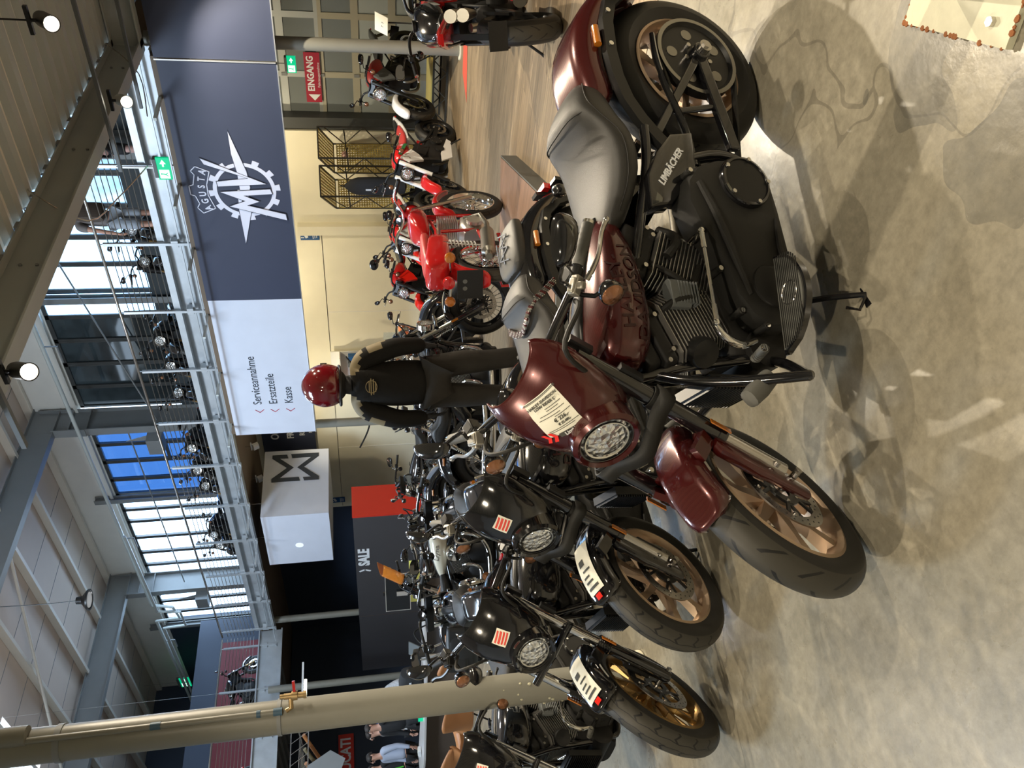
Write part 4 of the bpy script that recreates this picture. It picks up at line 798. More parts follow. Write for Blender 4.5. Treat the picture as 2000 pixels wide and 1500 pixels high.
chair((-8.45, 5.05), rad(100), 'tan shell chair just left of the chrome passenger backrest'); chair((-9.0, 4.5), rad(70), 'tan shell chair right of the big pillar'); chair((-9.3, 3.9), rad(110), 'tan shell chair left of the big pillar, nearest to it'); chair((-10.2, 3.8), rad(80), 'tan shell chair second left of the big pillar'); chair((-10.9, 3.5), rad(120), 'tan shell chair at the left picture edge')
# far left: clothes truss, red brand sign, poster, tube lamp
t = empty('clothes_truss', (-17, 6.9, 0), 0, 'hanging lattice truss with brown tubes and a perforated plate at the far left', 'truss')
b = MB()
for y in (-1.6, .2): b.bar((0, y, 3.15), (-2.5, y+.2, 3.15), .03, .03)
for k in range(9): b.bar((-.28*k, -1.6+.02*k, 3.15), (-.28*(k+1), .2, 3.15), .012, .012); b.bar((0, -1.6+.22*k, 3.3), (0, -1.38+.22*k, 2.95), .012, .012)
b.bar((0, -1.7, 3.3), (0, .4, 3.3), .02, .02); b.bar((0, -1.7, 2.95), (0, .4, 2.95), .02, .02); b.build('lattice', 'steel', t)
for k in range(5): MB().cyl((-.1*k, .1-.25*k, 3.05-.02*k), (-.6-.1*k, -.2-.25*k, 2.75-.05*k), .04, n=12).build('tube', 'jacket_tan' if k % 2 else 'tan_shell', t)
MB().prism([(-.5, 2.45), (-.1, 3.0), (.05, 2.95), (.3, 2.5), (.1, 2.2)], 0, .01, lambda p: Vector((.05+p[2], p[0]-.6, p[1]))).build('perforated_plate', 'steel_grey', t)
t = empty('brand_sign', (-24, 9.1, 2.45), 0, 'red vertical sign with white letters at the far left edge', 'sign'); MB().box((0, 0, 0), (.03, 1.3, .44)).build('plate', 'sign_red', t); text('lettering', 'DUCATI', .40, 'text_white', t, frame((.02, -.05, 0), (0, 1, 0), (0, 0, 1)), depth=.004, bold=.012, sx=.8)
t = empty('wall_poster', (-22, 9.15, 1.3), 0, 'blue poster on the dark wall beside the big pillar', 'poster'); MB().box((0, 0, 0), (.02, .55, .5)).build('sheet', 'poster_blue', t); text('lettering', 'Info', .16, 'text_white', t, frame((.012, 0, .1), (0, 1, 0), (0, 0, 1)), depth=.001)
t = empty('tube_lamp', (-17, 8.0, 3.03), 0, 'lit yellow fluorescent tube hanging by the big pillar', 'lamp'); MB().cyl((0, -.22, 0), (0, .20, 0), .03, n=12).build('tube', 'tube_glow', t); MB().box((0, .1, .06), (.06, 1.0, .04)).build('housing', 'white_paint', t); MB().cyl((0, .1, .06), (0, .1, 6.59), .0022, n=6).build('hanging_wire', 'steel', t); 
o = MB().box((-24.05, 11.0, 5.55), (.06, 4.2, 1.35)).build('red_wall_panel', 'panel_red'); tag(o, 'dark red wall panel behind the off-road bikes on the left gallery', 'wall panel')
plane_box('wall_gallery_left', -24.3, -24.1, -3, 14.0, 4.4, 7.0, 'wall_navy'); plane_box('wall_ground_left', -24.3, -24.1, -3, 13.4, 0, 4.1, 'wall_navy')
plane_box('wall_slanted_store', -19.8, -19.6, 3.0, 6.3, 2.6, 4.1, 'wall_white')
for i, (x, z) in enumerate(((-13.5, 4.0), (-14.63, 4.03))):
    t = empty('floodlight', (x, 12.0, z-.1), 0, ['small white floodlight under the gallery right of the box sign', 'small white floodlight under the gallery above the box sign'][i], 'floodlight', 'white floodlights'); MB().box((0, 0, 0), (.16, .12, .12), Matrix.Rotation(.5, 3, 'X'), bev=.03).build('head', 'text_white', t); MB().box((0, 0, .09), (.22, .04, .02)).build('bracket', 'text_white', t); MB().cyl((0, 0, .09), (0, 0, 4.12-z+.1), .008, n=6).build('hanger', 'steel', t)
# shelf with goods behind the left pillar
t = empty('goods_shelf', (-12.4, 13.2, 0), 0, 'white shelf with small boxes behind the person and the grey pillar', 'shelf')
MB().box((0, .1, 1.1), (.9, .02, 2.2)).build('back', 'wall_white', t)
for k in range(5): MB().box((0, -.02, .4+.4*k), (.9, .25, .02)).build('board', 'wall_white', t)
random.seed(5); cs = ['sign_red', 'grey_plastic', 'sign_blue', 'white_paint', 'black_matt', 'yellow_note']
for k in range(20):
    h = .1+.12*random.random(); o = MB().box((-12.78+.19*(k % 5)+.02, 13.15, .41+.4*(k//5)+h/2+.001), (.12, .12, h)).build('box', random.choice(cs)); tag(o, 'small goods box on shelf %s, %s' % (['two from the bottom', 'three from the bottom', 'just under the top', 'at the top'][k//5], ['at the left end', 'second from the left', 'in the middle', 'second from the right', 'at the right end'][k % 5]), 'box', 'goods boxes on the white shelf')

o = MB().box((-18.6, 14.74, 5.35), (2.6, .05, .62)).build('letter_board', 'parapet'); tag(o, 'dark board with white block letters behind the gallery bikes by the slim post', 'sign'); wall_text('lettering', 'HALE', .62, 'text_white', -18.6, 14.70, 5.36, o, depth=.004, bold=.012)
# ================================================================ MOTORCYCLES
RAKE = rad(28); A0 = Vector((1.76, 0, 0)); AXS = Vector((-sin(RAKE), 0, cos(RAKE)))
def steerM(a): return Matrix.Translation(A0) @ Matrix.Rotation(a, 4, AXS) @ Matrix.Translation(-A0)
def wheel(parent, c, R, w, rimR, rim, tyre, spokes='bars', n=9, disc=(1,), tyren='tyre', pulley=None, fat=None, thin=False):
    fat = fat or w*.5; h = R-rimR
    t = MB(); prof = []
    for k in range(17):
        a = pi*(k/16); prof.append((rimR+h*sin(a)**.62 if 0 < k < 16 else rimR-.004, -fat*cos(a)*(1 if 0 < k < 16 else .72)))
    t.lathe(prof, (0, 0, 0), (0, 1, 0), 72); tw = t.build(tyren, tyre, parent, loc=c)
    r = MB(); W2 = w*.40
    r.lathe([(rimR+.002, -W2), (rimR-.008, -W2-.004), (rimR-.014, -W2+.004), (rimR-.020, -W2*.6), (rimR-.03, 0), (rimR-.020, W2*.6), (rimR-.014, W2-.004), (rimR-.008, W2+.004), (rimR+.002, W2)], (0, 0, 0), (0, 1, 0), 64)
    r.lathe([(.012, -W2*.9), (.045, -W2*.9), (.05, -W2*.5), (.04, 0), (.05, W2*.5), (.045, W2*.9), (.012, W2*.9)], (0, 0, 0), (0, 1, 0), 28)
    if spokes == 'bars':
        for k in range(n):
            a = 2*pi*k/n
            for da, sd in ((-.16, .5), (.16, -.5)):
                p0 = Vector((.04*cos(a), sd*W2*.5, .04*sin(a))); pm = Vector((rimR*.5*cos(a+da*.4), sd*W2*.55, rimR*.5*sin(a+da*.4))); p1 = Vector(((rimR-.014)*cos(a+da), sd*W2*.3, (rimR-.014)*sin(a+da)))
                ax = Vector((cos(a), 0, sin(a))); r.bar(p0, pm, .018, .026, (0, 1, 0)); r.bar(pm, p1, .015, .022, (0, 1, 0))
    elif spokes == 'cast':
        for k in range(n):
            a = 2*pi*k/n; a1 = a+.12
            r.rings([[Vector((rr*cos(aa)-hw*sin(aa), yy, rr*sin(aa)+hw*cos(aa))) for hw, yy in ((-ww, -tt), (ww, -tt), (ww, tt), (-ww, tt))] for rr, aa, ww, tt in ((.035, a, .022, W2*.45), (rimR*.55, a+.03, .013, W2*.35), (rimR-.016, a1, .020, W2*.5))], True, True, smooth=False)
    elif spokes == 'wire':
        for k in range(36):
            a = 2*pi*k/36; s = 1 if k % 2 else -1; r.cyl((.04*cos(a), s*W2*.8, .04*sin(a)), ((rimR-.02)*cos(a+.3*(1 if k % 4 < 2 else -1)), s*W2*.1, (rimR-.02)*sin(a+.3*(1 if k % 4 < 2 else -1))), .0022, n=5)
    r.build('rim', rim, parent, loc=c)
    for s in disc:
        d = MB(); y = s*(W2*.9+.022); Rd = min(.15, rimR*.68)
        d.lathe([(Rd-.038, y-.0025), (Rd, y-.0025), (Rd, y+.0025), (Rd-.038, y+.0025)], (0, 0, 0), (0, 1, 0), 56, closed=True)
        o = d.build('brake_disc', 'steel', parent, loc=c)
        hl = MB()
        for k in range(42):
            a = 2*pi*k/42+.03*(k % 3); rr = Rd-.009-.009*(k % 3); hl.cyl((rr*cos(a), y-.0031, rr*sin(a)), (rr*cos(a), y+.0031, rr*sin(a)), .003, n=6)
        hl.build('disc_holes', 'black_satin', o)
        cr = MB(); cr.lathe([(.03, y-.004), (.062, y-.004), (.062, y+.004), (.03, y+.004)], (0, 0, 0), (0, 1, 0), 24, closed=True)
        for k in range(5):
            a = 2*pi*k/5+.3
            for da in (-.22, .22): cr.bar((.055*cos(a), y, .055*sin(a)), ((Rd-.036)*cos(a+da), y, (Rd-.036)*sin(a+da)), .012, .007, (0, 1, 0))
        cr.build('carrier', 'black_satin', o)
        bt = MB()
        for k in range(5):
            a = 2*pi*k/5+.3
            bt.cyl((.052*cos(a), y-.007, .052*sin(a)), (.052*cos(a), y+.007, .052*sin(a)), .006, n=6); bt.cyl(((Rd-.04)*cos(a), y-.006, (Rd-.04)*sin(a)), ((Rd-.04)*cos(a), y+.006, (Rd-.04)*sin(a)), .008, n=10)
        bt.build('bolts', 'steel', o)
    return tw
def arc_fender(name, mat_, parent, c, R, a0, a1, hw, drop, thick=.004, nu=28, origin=None, lip=True, flare=0):
    c = Vector(c)
    def fn(u, v):
        a = rad(a0+(a1-a0)*u); t = (v-.5)*2; q = abs(t)
        e = min(1, min(u, 1-u)*9+.35) if lip else 1
        k_ = max(0, abs(2*u-1)-.72)/.28; e2 = (1-.93*k_*k_)**.5
        y = hw*math.copysign(min(1, q*1.5)**.8, t) if q < .666 else hw*math.copysign(1+.02*(q-.666), t)
        r = R-.010*(min(1, q*1.5))**2.2-(drop*e*(q-.5)/.5 if q > .5 else 0)
        r -= 0 if q > .5 else 0
        return (c.x+r*cos(a), y*(.30+.70*e2), c.z+r*sin(a))
    o = MB().grid(fn, nu, 14).build(name, mat_, parent, thick=thick); return o
def headlight(parent, c, ax, r, ring='black_gloss', depth=.05, bowl=None):
    ax = Vector(ax).normalized(); c = Vector(c)
    b = MB(); b.lathe([(r+.012, -depth), (r+.014, .0), (r+.008, .008), (r, .006), (r-.004, -.01)], c, ax, 40); h = b.build('headlight', ring, parent)
    if bowl: MB().lathe([(r+.012, -.02), (r*1.0, -.09), (r*.75, -.14), (r*.3, -.165), (0, -.17)], c, ax, 32).build('headlight_shell', bowl, h)
    g = MB(); g.lathe([(0, .004), (r*.5, .002), (r*.9, -.006), (r-.002, -.012)], c, ax, 40); g.build('lens', 'lens', h)
    q = MB(); q.lathe([(r*.80, .006), (r*.86, .007), (r*.86, .0), (r*.80, .0)], c, ax, 40, closed=True); q.build('light_ring', 'chrome', h)
    return h
def bars(parent, sty='bar', grip='rubber_grey', lever='steel', mirror=True, clampm='clamp_metal', bar='black_gloss', barpts=None):
    P = barpts or [(1.27, .055, .99), (1.265, .06, 1.09), (1.25, .10, 1.115), (1.17, .262, 1.09)]
    H = MB(); L = [Vector(p) for p in P]; H.tube([Vector((p.x, -p.y, p.z)) for p in L[::-1]]+L[:], .0135, 12, sub=4); hb = H.build('handlebar', bar, parent)
    cl, en = Vector(P[-1]), None
    en = Vector((1.03, .425, 1.062)) if not barpts else cl+Vector((-.13, .155, -.02))
    def side(s):
        m = lambda v: Vector((v.x, v.y*s, v.z)); a, e = m(cl), m(en); d = (e-a).normalized()
        MB().cyl(a-d*.01, e-d*.0, .012, n=10).build('bar_end_tube', bar, hb)
        g = MB(); g0 = a+d*.085; ln = (e-g0).length
        rr = [.0165, .0185]+[.0165 if k % 2 else .0185 for k in range(12)]+[.0185, .016]
        g.tube([g0+d*(ln*k/(len(rr)-1)) for k in range(len(rr))], rr, 14); g.build('grip', grip, hb)
        MB().tube([g0+d*(ln-.004), g0+d*(ln+.006)], .017, 14).build('grip_cap', 'chrome', hb)
        upv = Vector((.25, 0, 1)).normalized(); fwd = d.cross(upv).normalized()
        fwd = fwd if fwd.x > 0 else -fwd
        sw = MB(); sw.tube([a+d*.015, a+d*.03, a+d*.07, a+d*.08], [.017, .022, .022, .018], 12); sw.box(a+d*.05-fwd*.014+upv*.004, (.045, .045, .04)); sw.build('switch_housing', 'black_satin', hb, bevel=.006)
        mc = MB(); c0 = a+d*.01+fwd*.022+upv*.012; hw_ = .042 if s < 0 else .026; mc.bar(c0-d*.018, c0+d*.040, hw_, .030, upv); mc.bar(c0-d*.012+upv*.017, c0+d*.034+upv*.017, hw_*.8, .010, upv); mc.bar(c0+d*.01-fwd*.02, c0+d*.012+fwd*.03, .022, .022, upv); mc.build('master_cylinder' if s < 0 else 'clutch_clamp', clampm, hb, bevel=.007)
        lv = MB(); q = a+d*.04+fwd*.045; pts = [q, q+d*.03+fwd*.012, q+d*.08+fwd*.02, q+d*.14+fwd*.012, q+d*.18+fwd*.018]; lv.tube(pts, [.009, .008, .0065, .0065, .008], 8, sub=3); lv.sph(pts[-1], .0095, n=6); lv.build('lever', lever, hb)
        if mirror:
            mcn = m(Vector((1.135, .385, 1.184))) if not barpts else a+Vector((-.03, .13*s, .11))
            st = MB(); st.tube([a+d*.02+upv*.01, a+d*.02+upv*.045+fwd*.02, a+d*.04+upv*.06, mcn-upv*.02+fwd*.01], .006, 8, sub=3); ms = st.build('mirror_stem', 'black_gloss', hb)
            ux = (d+Vector((0, 0, .22))).normalized(); vz = Vector((0, 0, 1))-ux*ux.z; vz.normalize(); nn = ux.cross(vz)*(-1); nn = nn if nn.x < 0 else -nn
            def ell(k, sc, off, q=2.6):
                a_ = 2*pi*k/28; ca, sa = cos(a_), sin(a_); return mcn+ux*(.074*sc*math.copysign(abs(ca)**(2/q), ca))+vz*((.040+.008*ca)*sc*math.copysign(abs(sa)**(2/q), sa))+nn*off
            sh = MB(); sh.rings([[ell(k, sc, off) for k in range(28)] for sc, off in ((.93, .006), (1, .004), (.98, -.006), (.8, -.024), (.45, -.036), (.08, -.040))], True, True); mo = sh.build('mirror', 'black_gloss', ms)
            MB().rings([[ell(k, .93, .0065) for k in range(28)], [ell(k, .02, .0068) for k in range(28)]], True, True).build('mirror_glass', 'mirror_glass', mo)
        sg = m(Vector((1.233, .33, 1.024))) if not barpts else a+Vector((.05, .02*s, -.08))
        b = MB(); b.tube([a+fwd*.02, (a+sg)/2+Vector((.01, 0, -.01)), sg+Vector((-.02, 0, .015))], .007, 8, sub=2); b.build('signal_stalk', 'black_gloss', hb)
        bb = MB(); bb.lathe([(0, -.034), (.018, -.032), (.031, -.02), (.036, 0), (.035, .012), (.030, .014)], sg, (1, .0, .02), 24); so = bb.build('turn_signal', 'black_gloss', hb)
        MB().lathe([(.033, .012), (.026, .020), (0, .026)], sg, (1, 0, .02), 20).build('signal_lens', 'signal_glass', so)
    sym(side)
    return hb
def vtwin(parent, fin='alu', head='black_matt', cover='wrinkle', dx=0, exh='exhaust_dark', big=True):
    cr = Vector((.95+dx, 0, .33))
    cc = MB(); cc.loft([(.70, .10, .18, .46), (.78, .12, .15, .50), (1.05, .12, .15, .48), (1.16, .10, .19, .42)], 24, 4); cc.cyl((1.13, -.12, .30), (1.13, .13, .30), .07, n=24); e = cc.build('crankcase', 'black_matt', parent)
    for sg, nm in ((-1, 'rear'), (1, 'front')):
        ang = rad(22.5)*sg; u = Vector((sin(ang), 0, cos(ang))); w = Vector((cos(ang), 0, -sin(ang)))
        R = Matrix((w, Vector((0, 1, 0)), u)).transposed()
        cy = MB(); cy.cyl(cr+u*.10, cr+u*.36, .072, n=24)
        cy2 = MB()
        nf = 16
        for k in range(nf):
            c = cr+u*(.142+.0130*k); sc = 1.0+.05*sin(k/nf*pi)
            for mb, wd, tk, of in ((cy, .224*sc, .0060, 0), (cy2, .230*sc, .0017, .0035)):
                hw, hd, b_ = wd/2, .116*sc, .035
                poly = [(-hw+b_, -hd), (hw-b_, -hd), (hw, -hd+b_), (hw, hd-b_), (hw-b_, hd), (-hw+b_, hd), (-hw, hd-b_), (-hw, -hd+b_)]
                mb.prism(poly, of-tk/2, of+tk/2, lambda p: c+R@Vector(p))
        o = cy.build('cylinder', 'black_matt', e); cy2.build('cooling_fins', fin, o)
        hd = MB(); hd.prism([(-.09, -.10), (.09, -.10), (.11, -.07), (.11, .07), (.09, .10), (-.09, .10), (-.11, .07), (-.11, -.07)], .35, .40, lambda p: cr+R@Vector(p)); hd.prism([(-.075, -.085), (.075, -.085), (.095, -.06), (.095, .06), (.075, .085), (-.075, .085), (-.095, .06), (-.095, -.06)], .40, .455, lambda p: cr+R@Vector(p))
        h = hd.build('rocker_cover', head, e, bevel=.01); bo = MB()
        for k in range(4): p = Vector((.085*(-1 if k < 2 else 1), .088, .385+.0*k)) if k % 2 else Vector((.06*(-1 if k < 2 else 1), .10, .365)); bo.cyl(cr+R@p, cr+R@(p+Vector((0, .014, 0))), .008, n=8)
        bo.build('bolts', 'steel', h)
    # spark plug covers and hoses
    s = MB(); s.box(cr+Vector((.02, .125, .275)), (.095, .05, .07), bev=.012)
    for k in range(7): s.box(cr+Vector((.02, .128, .215+.011*k)), (.075, .05, .005))
    s.build('coil_cover', 'grey_plastic', e, bevel=.004)
    hs = MB(); hs.tube([(.86, .10, .66), (.90, .13, .62), (.93, .13, .55), (.86, .12, .50)], .011, 8, sub=4); hs.tube([(1.02, .10, .66), (1.0, .14, .63), (.98, .14, .55)], .012, 8, sub=4); hs.tube([(.72, .08, .60), (.78, .14, .58), (.84, .13, .62)], .016, 8, sub=4); hs.build('hoses', 'rubber', e)
    if big:
        pc = MB(); out = [(.475, .30), (.49, .40), (.53, .49), (.585, .535), (.66, .548), (.74, .525), (.81, .485), (.90, .455), (.99, .43), (1.06, .385), (1.095, .32), (1.085, .25), (1.03, .205), (.93, .185), (.80, .185), (.66, .19), (.56, .20), (.50, .235)]
        out = [p for p in out]; pc.cover(out, .10, .205, .03); p = pc.build('primary_cover', cover, e)
        db = MB(); c = Vector((.582, 0, .322)); db.lathe([(.094, .19), (.096, .214), (.090, .224), (.082, .226), (.080, .220), (0, .219)], c, (0, 1, 0), 48); d_ = db.build('derby_cover', 'black_gloss', p)
        MB().lathe([(.0795, .221), (.03, .223), (0, .2235)], c, (0, 1, 0), 40).build('derby_plate', 'black_satin', d_)
        bo = MB()
        for k in range(5): a = 2*pi*k/5+.9; q = c+Vector((.083*cos(a), .226, .083*sin(a))); bo.cyl(q, q+Vector((0, .006, 0)), .0075, n=10)
        bo.build('bolts', 'chrome', d_)
        st = MB(); st.lathe([(.078, .19), (.072, .212), (.064, .217), (0, .219)], (.955, 0, .30), (0, 1, 0), 36); st.build('crank_boss', cover, p)
        rg = MB(); rg.tube([(.60, .205, .50), (.72, .212, .465), (.86, .212, .43), (.99, .205, .39)], [.012, .014, .014, .008], 8, sub=4); rg.tube([(.70, .205, .22), (.82, .212, .24), (.92, .205, .22)], [.006, .01, .006], 8, sub=3); rg.build('cover_ribs', cover, p)
        b2 = MB()
        for x, z in ((.55, .515), (.66, .53), (.78, .52), (.90, .475), (1.04, .425), (1.085, .34), (1.07, .23), (.50, .26)):
            b2.cyl((x, .13, z), (x, .188, z), .012, n=10); 
        b2.build('bolt_bosses', cover, p); b3 = MB()
        for x, z in ((.55, .515), (.78, .52), (.90, .475), (1.04, .425), (1.085, .34), (1.07, .23)): b3.cyl((x, .188, z), (x, .196, z), .0085, n=8)
        b3.build('bolts', 'chrome', p)
        lk = MB(); lk.cyl((.80, .235, .555), (1.105, .235, .565), .0055, n=8); lk.cyl((.80, .235, .555), (.86, .235, .557), .008, n=8); lk.cyl((1.05, .235, .563), (1.105, .235, .565), .008, n=8); lk.sph((.80, .235, .555), .011, n=6); lk.sph((1.108, .235, .566), .011, n=6); lk.cyl((.80, .15, .54), (.80, .235, .555), .008, n=8); lr = lk.build('shift_rod', 'chrome', parent)
        lv = MB(); lv.tube([(1.108, .225, .566), (1.15, .22, .53), (1.165, .21, .47), (1.14, .19, .40)], [.008, .013, .013, .010], 10, sub=4); lv.build('shift_lever', 'chrome', lr)
        for z, y in ((.455, .24), (.36, .30)): pass
        pg = MB(); pg.tube([(1.20, .19, .42), (1.19, .25, .425)], .013, 10); [pg.tube([(1.2-.002*k, .20+.007*k, .42), (1.2-.002*k, .204+.007*k, .42)], .016, 10) for k in range(7)]; po = pg.build('toe_peg', 'rubber_grey', lr); MB().cyl((1.19, .25, .425), (1.189, .258, .425), .011, n=10).build('peg_cap', 'chrome', po)
    cm = MB()       # right side: cam cover, air cleaner
    cm.cover([(.83, .2), (.85, .42), (.95, .48), (1.08, .42), (1.1, .2)], .10, .15, .02, side=-1); cm.build('cam_cover', cover, e)
    ac = MB(); ac.lathe([(.0, .0), (.09, 0), (.10, .02), (.095, .07), (.07, .10), (0, .105)], (.98, -.12, .62), (0, -1, 0), 32); ac.build('air_cleaner', 'black_gloss' if exh == 'exhaust_dark' else 'chrome', parent)
    ex = MB()
    for z0, x0, z1 in ((.56, 1.14, .24), (.55, .80, .31)):
        ex.tube([(x0, -.08, z0), (x0+.05, -.15, z0-.06), (x0+.02, -.18, z0-.2), (x0-.12, -.19, z1+.02), (x0-.35, -.19, z1), (.25, -.19, z1), (-.25, -.19, z1+.03)], [.021, .022, .022, .024, .026, .038, .040], 14, sub=5)
    ex.build('exhaust', exh, parent)
    return e
def frame_tubes(parent):
    f_ = MB()
    f_.tube([(1.24, 0, .90), (1.23, 0, .78)], .036, 16)
    def side(s):
        f_.tube([(1.22, s*.03, .76), (1.19, s*.075, .60), (1.165, s*.085, .42), (1.14, s*.10, .24), (1.08, s*.115, .175), (.80, s*.125, .16), (.50, s*.12, .19), (.42, s*.13, .30), (.46, s*.13, .47), (.55, s*.12, .64)], .017, 10, sub=4)
        f_.tube([(1.22, s*.03, .82), (1.0, s*.06, .74), (.72, s*.10, .68), (.50, s*.125, .63), (.36, s*.135, .62)], .017, 10, sub=4)
    sym(side); f_.box((.46, 0, .36), (.06, .24, .30)); f_.build('frame', 'black_gloss', parent)
    sw = MB()
    def side2(s):
        sw.bar((0, s*.135, .33), (.40, s*.14, .27), .028, .045); sw.bar((.03, s*.135, .35), (.36, s*.12, .56), .026, .032); sw.bar((.22, s*.135, .30), (.27, s*.13, .48), .02, .02); sw.cyl((0, s*.115, .33), (0, s*.165, .33), .034, n=20)
    sym(side2); w = sw.build('swingarm', 'black_gloss', parent, bevel=.006)
    ax = MB(); sym(lambda s: (ax.cyl((0, s*.16, .33), (0, s*.185, .33), .024, n=18), ax.cyl((0, s*.185, .33), (0, s*.192, .33), .015, n=6))); ax.build('axle_nut', 'steel', w)
def seat_mesh(name, parent, secs, m='leather', ptop=3.0):
    return MB().loft(secs, 28, 2.6, ptop).build(name, m, parent, sub=1)
def tank_mesh(parent, paint, console=True, badge=None):
    T = MB(); T.loft(TSEC if 1 else [(.655, .035, .745, .785), (.70, .075, .725, .812), (.78, .115, .705, .840), (.90, .148, .690, .874), (1.02, .160, .685, .898), (1.12, .152, .69, .906), (1.18, .12, .71, .895), (1.215, .06, .75, .86)], 32, 2.5)
    t = T.build('fuel_tank', paint, parent, sub=1)
    if console:
        c = MB(); c.loft([(.66, .028, .77, .800), (.75, .034, .80, .843), (.90, .036, .84, .887), (1.03, .036, .86, .912), (1.13, .03, .86, .914), (1.17, .02, .86, .90)], 16, 3); c.build('tank_console', 'black_satin', t)
        MB().lathe([(0, .012), (.028, .010), (.030, 0)], (.93, -.07, .885), (0, -.2, 1), 24).build('fuel_cap', 'black_gloss', t)
    if badge: badge(t)
    return t
TSEC = [(.655, .035, .745, .785), (.70, .075, .725, .812), (.78, .115, .705, .840), (.90, .148, .690, .874), (1.02, .160, .685, .898), (1.12, .152, .69, .906), (1.18, .12, .71, .895), (1.215, .06, .75, .86)]
def tank_y(x, z):
    for a, b in zip(TSEC, TSEC[1:]):
        if a[0] <= x <= b[0]: break
    t = min(1, max(0, (x-a[0])/(b[0]-a[0]))); w, zb, zt = [a[k]*(1-t)+b[k]*t for k in (1, 2, 3)]; q = min(.99, abs(z-(zb+zt)/2)/((zt-zb)/2)); return w*(1-q**2.5)**(1/2.5)*.985
def bake(o, mt, s, off=.002):
    for v in o.data.vertices:
        p = mt@v.co; k = p.y; v.co = (p.x, s*(tank_y(p.x, p.z)+off), p.z)
    o.matrix_local = Matrix.Identity(4)
def badge_text(l1, l2, m, size=.05):
    def f(t):
        for s in (1, -1):
            for i, l in enumerate((l1, l2)):
                if not l: continue
                mt = frame((.975-.005*i, 0, .812-.050*i), (-s, 0, .06*s if s < 0 else .06), (0, 0, 1)); o = text('badge_lettering', l, size, m, t, mt, depth=.0, bold=.0008, sx=1.25); bake(o, mt, s)
    return f
def shield_badge(m='steel'):
    def f(t):
        for s in (1, -1):
            b = MB(); pts = [(-.04, .02), (-.015, .022), (-.012, .036), (.012, .036), (.015, .022), (.04, .02), (.045, -.012), (.018, -.016), (.012, -.036), (-.012, -.036), (-.018, -.016), (-.045, -.012)]
            n = len(pts); P = lambda q: (.98+q[0], s*(tank_y(.98+q[0], .80+q[1])+.001), .80+q[1])
            for i in range(n): b.bar(P(pts[i]), P(pts[(i+1) % n]), .004, .003, (0, 1, 0))
            b.bar(P((-.045, 0)), P((.045, 0)), .012, .004, (0, 1, 0)); b.build('tank_badge', m, t)
    return f
def quarter_fairing(par, paint, sticker=None, r=.088):
    PR = [(.815, 1.37, .045, .03), (.84, 1.40, .085, .06), (.88, 1.42, .112, .075), (.93, 1.43, .130, .085), (.98, 1.428, .142, .095), (1.03, 1.412, .152, .105), (1.07, 1.39, .156, .105), (1.11, 1.362, .152, .10), (1.14, 1.336, .142, .09), (1.16, 1.316, .130, .08), (1.175, 1.298, .116, .068)]
    def fn(u, v):
        q = v*(len(PR)-1); i = min(int(q), len(PR)-2); t = q-i; a, b = PR[i], PR[i+1]; z, x, w, d = [a[k]*(1-t)+b[k]*t for k in range(4)]; s = (u-.5)*2
        return (x-d*abs(s)**2.0, w*sin(s*pi/2*.92)/sin(pi/2*.92), z)
    f_ = MB().grid(fn, 28, 34).build('headlight_fairing', paint, par, thick=.006)
    inn = MB(); inn.box((1.33, 0, .93), (.10, .17, .16), bev=.02); inn.build('headlight_bucket', 'black_satin', f_)
    ax = Vector((1, 0, .06)).normalized(); hd = MB(); c = Vector((1.452, 0, .925))
    hd.lathe([(r+.014, -.06), (r+.014, .006), (r+.004, .018), (r-.006, .010), (r-.010, -.02)], c, ax, 48); h = hd.build('headlight_visor', paint, f_)
    headlight(h, c+ax*.0, ax, r-.010, 'black_gloss', .03)
    if sticker: sticker(f_, fn)
    return f_
def on_surf(fn, u, v, off=.005):
    p = Vector(fn(u, v)); a = Vector(fn(u+.01, v))-Vector(fn(u-.01, v)); b = Vector(fn(u, v+.01))-Vector(fn(u, v-.01)); n = a.cross(b).normalized(); n = n if n.x > 0 else -n
    return p+n*off, a.normalized(), b.normalized(), n
